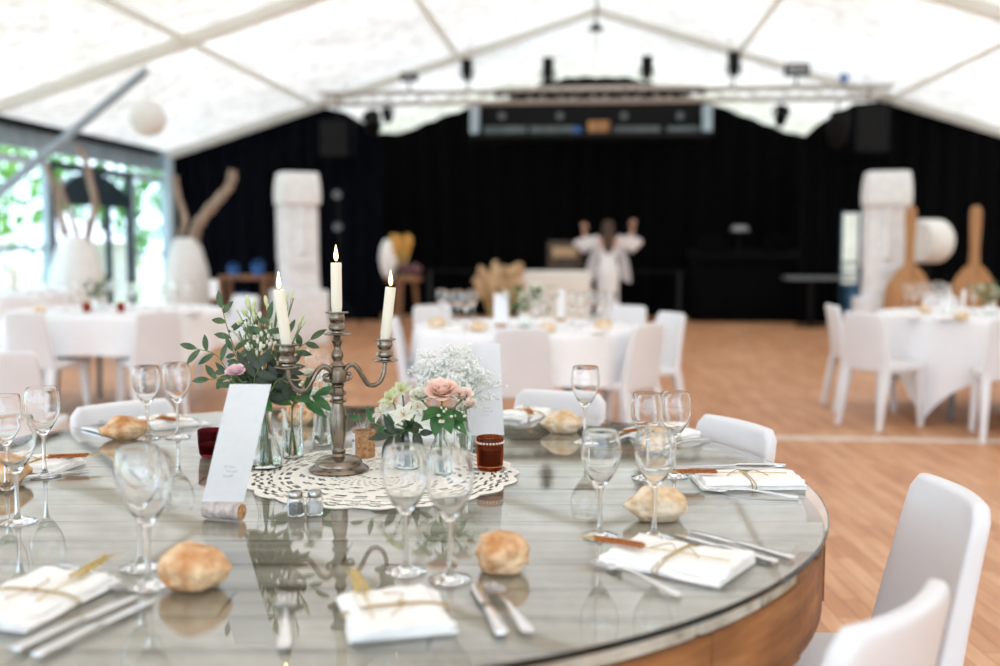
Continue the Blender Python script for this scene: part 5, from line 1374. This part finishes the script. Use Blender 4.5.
for px, py, lb in ((455,331,'flat napkin at the left of the middle table'), (590,332,'flat napkin at the right of the middle table'), (905,317,'flat napkin at the front of the right table'), (945,319,'flat napkin beside the hanging cloth corner of the right table'), (60,315,'flat napkin at the front of the left table'), (190,313,'flat napkin at the right of the left table')): far_napkin(px, py, lb)
def far_bouquet(px, py, h, r, label, lv, seed, nleaf=60, nfl=12):
    rnd = random.Random(seed); p = on(px, py, TBL); base = (p.x, p.y, TBL-.001)
    t0 = thing('vase', 'clear vase of the ' + label.split(' of the table before')[0], 'vase', base); part('body', lathe(B(), [(0,0), (.04,0), (.042,.06), (.03,.1), (.028,.1), (.038,.06), (.036,.006), (0,.006)], 24), M['vaseglass'], t0)
    t = thing('bouquet', label, 'flowers', base); bs, bl, bf = B(), B(), B()
    for i in range(nleaf):
        e = Vector((rnd.gauss(0,.5)*r, rnd.gauss(0,.5)*r, h*rnd.uniform(.45,1)))
        if i % 4 == 0: tube(bs, ((0,0,.01), (0,0,.1), e), .002, 4)
        leaf(bl, e, (rnd.uniform(-1,1), rnd.uniform(-1,1), rnd.uniform(-.3,.8)), .06, .028, n=3)
    for i in range(nfl):
        e = Vector((rnd.gauss(0,.45)*r, rnd.gauss(0,.45)*r-.02, h*rnd.uniform(.6,1))); bloom(e, .024, None, bf, seed+i, 3)
    part('stems', bs, M['stem'], t); part('leaves', bl, M[lv], t); part('blossoms', bf, M['white_petal'], t)
far_bouquet(525, 327, .26, .17, 'green and white bouquet in the middle of the table before the person in white', 'leaf2', 71)
far_bouquet(990, 314, .22, .16, 'green and white bouquet on the right table, at the photo edge', 'leaf2', 72)
far_bouquet(97, 310, .24, .12, 'grey-green bouquet on the left table', 'leaf', 73, 50, 6)
for px, py, lb in ((87,312,'brown tealight glass left of the grey-green bouquet'), (121,312,'brown tealight glass right of the grey-green bouquet')):
    p = on(px, py, TBL); single('tealight_glass', lathe(B(), [(0,0), (.026,0), (.031,.03), (.031,.075), (.029,.075), (.028,.03), (.022,.008), (0,.008)], 24), M['amber'], lb, 'tealight', (p.x, p.y, TBL-.001), 0, 'tealights on the left table')

p = on(14, 290, TBL); t = thing('pillar_candle', 'tall white pillar candle on the farthest left table', 'candle', (p.x, p.y, TBL-.001))
part('shaft', lathe(B(), [(0,0), (.05,0), (.052,.01), (.052,.24), (.047,.25), (.02,.246), (0,.245)], 28), M['wax'], t)
part('wick', tube(B(), ((0,0,.243), (.002,0,.262)), .002, 6), M['wick'], t)
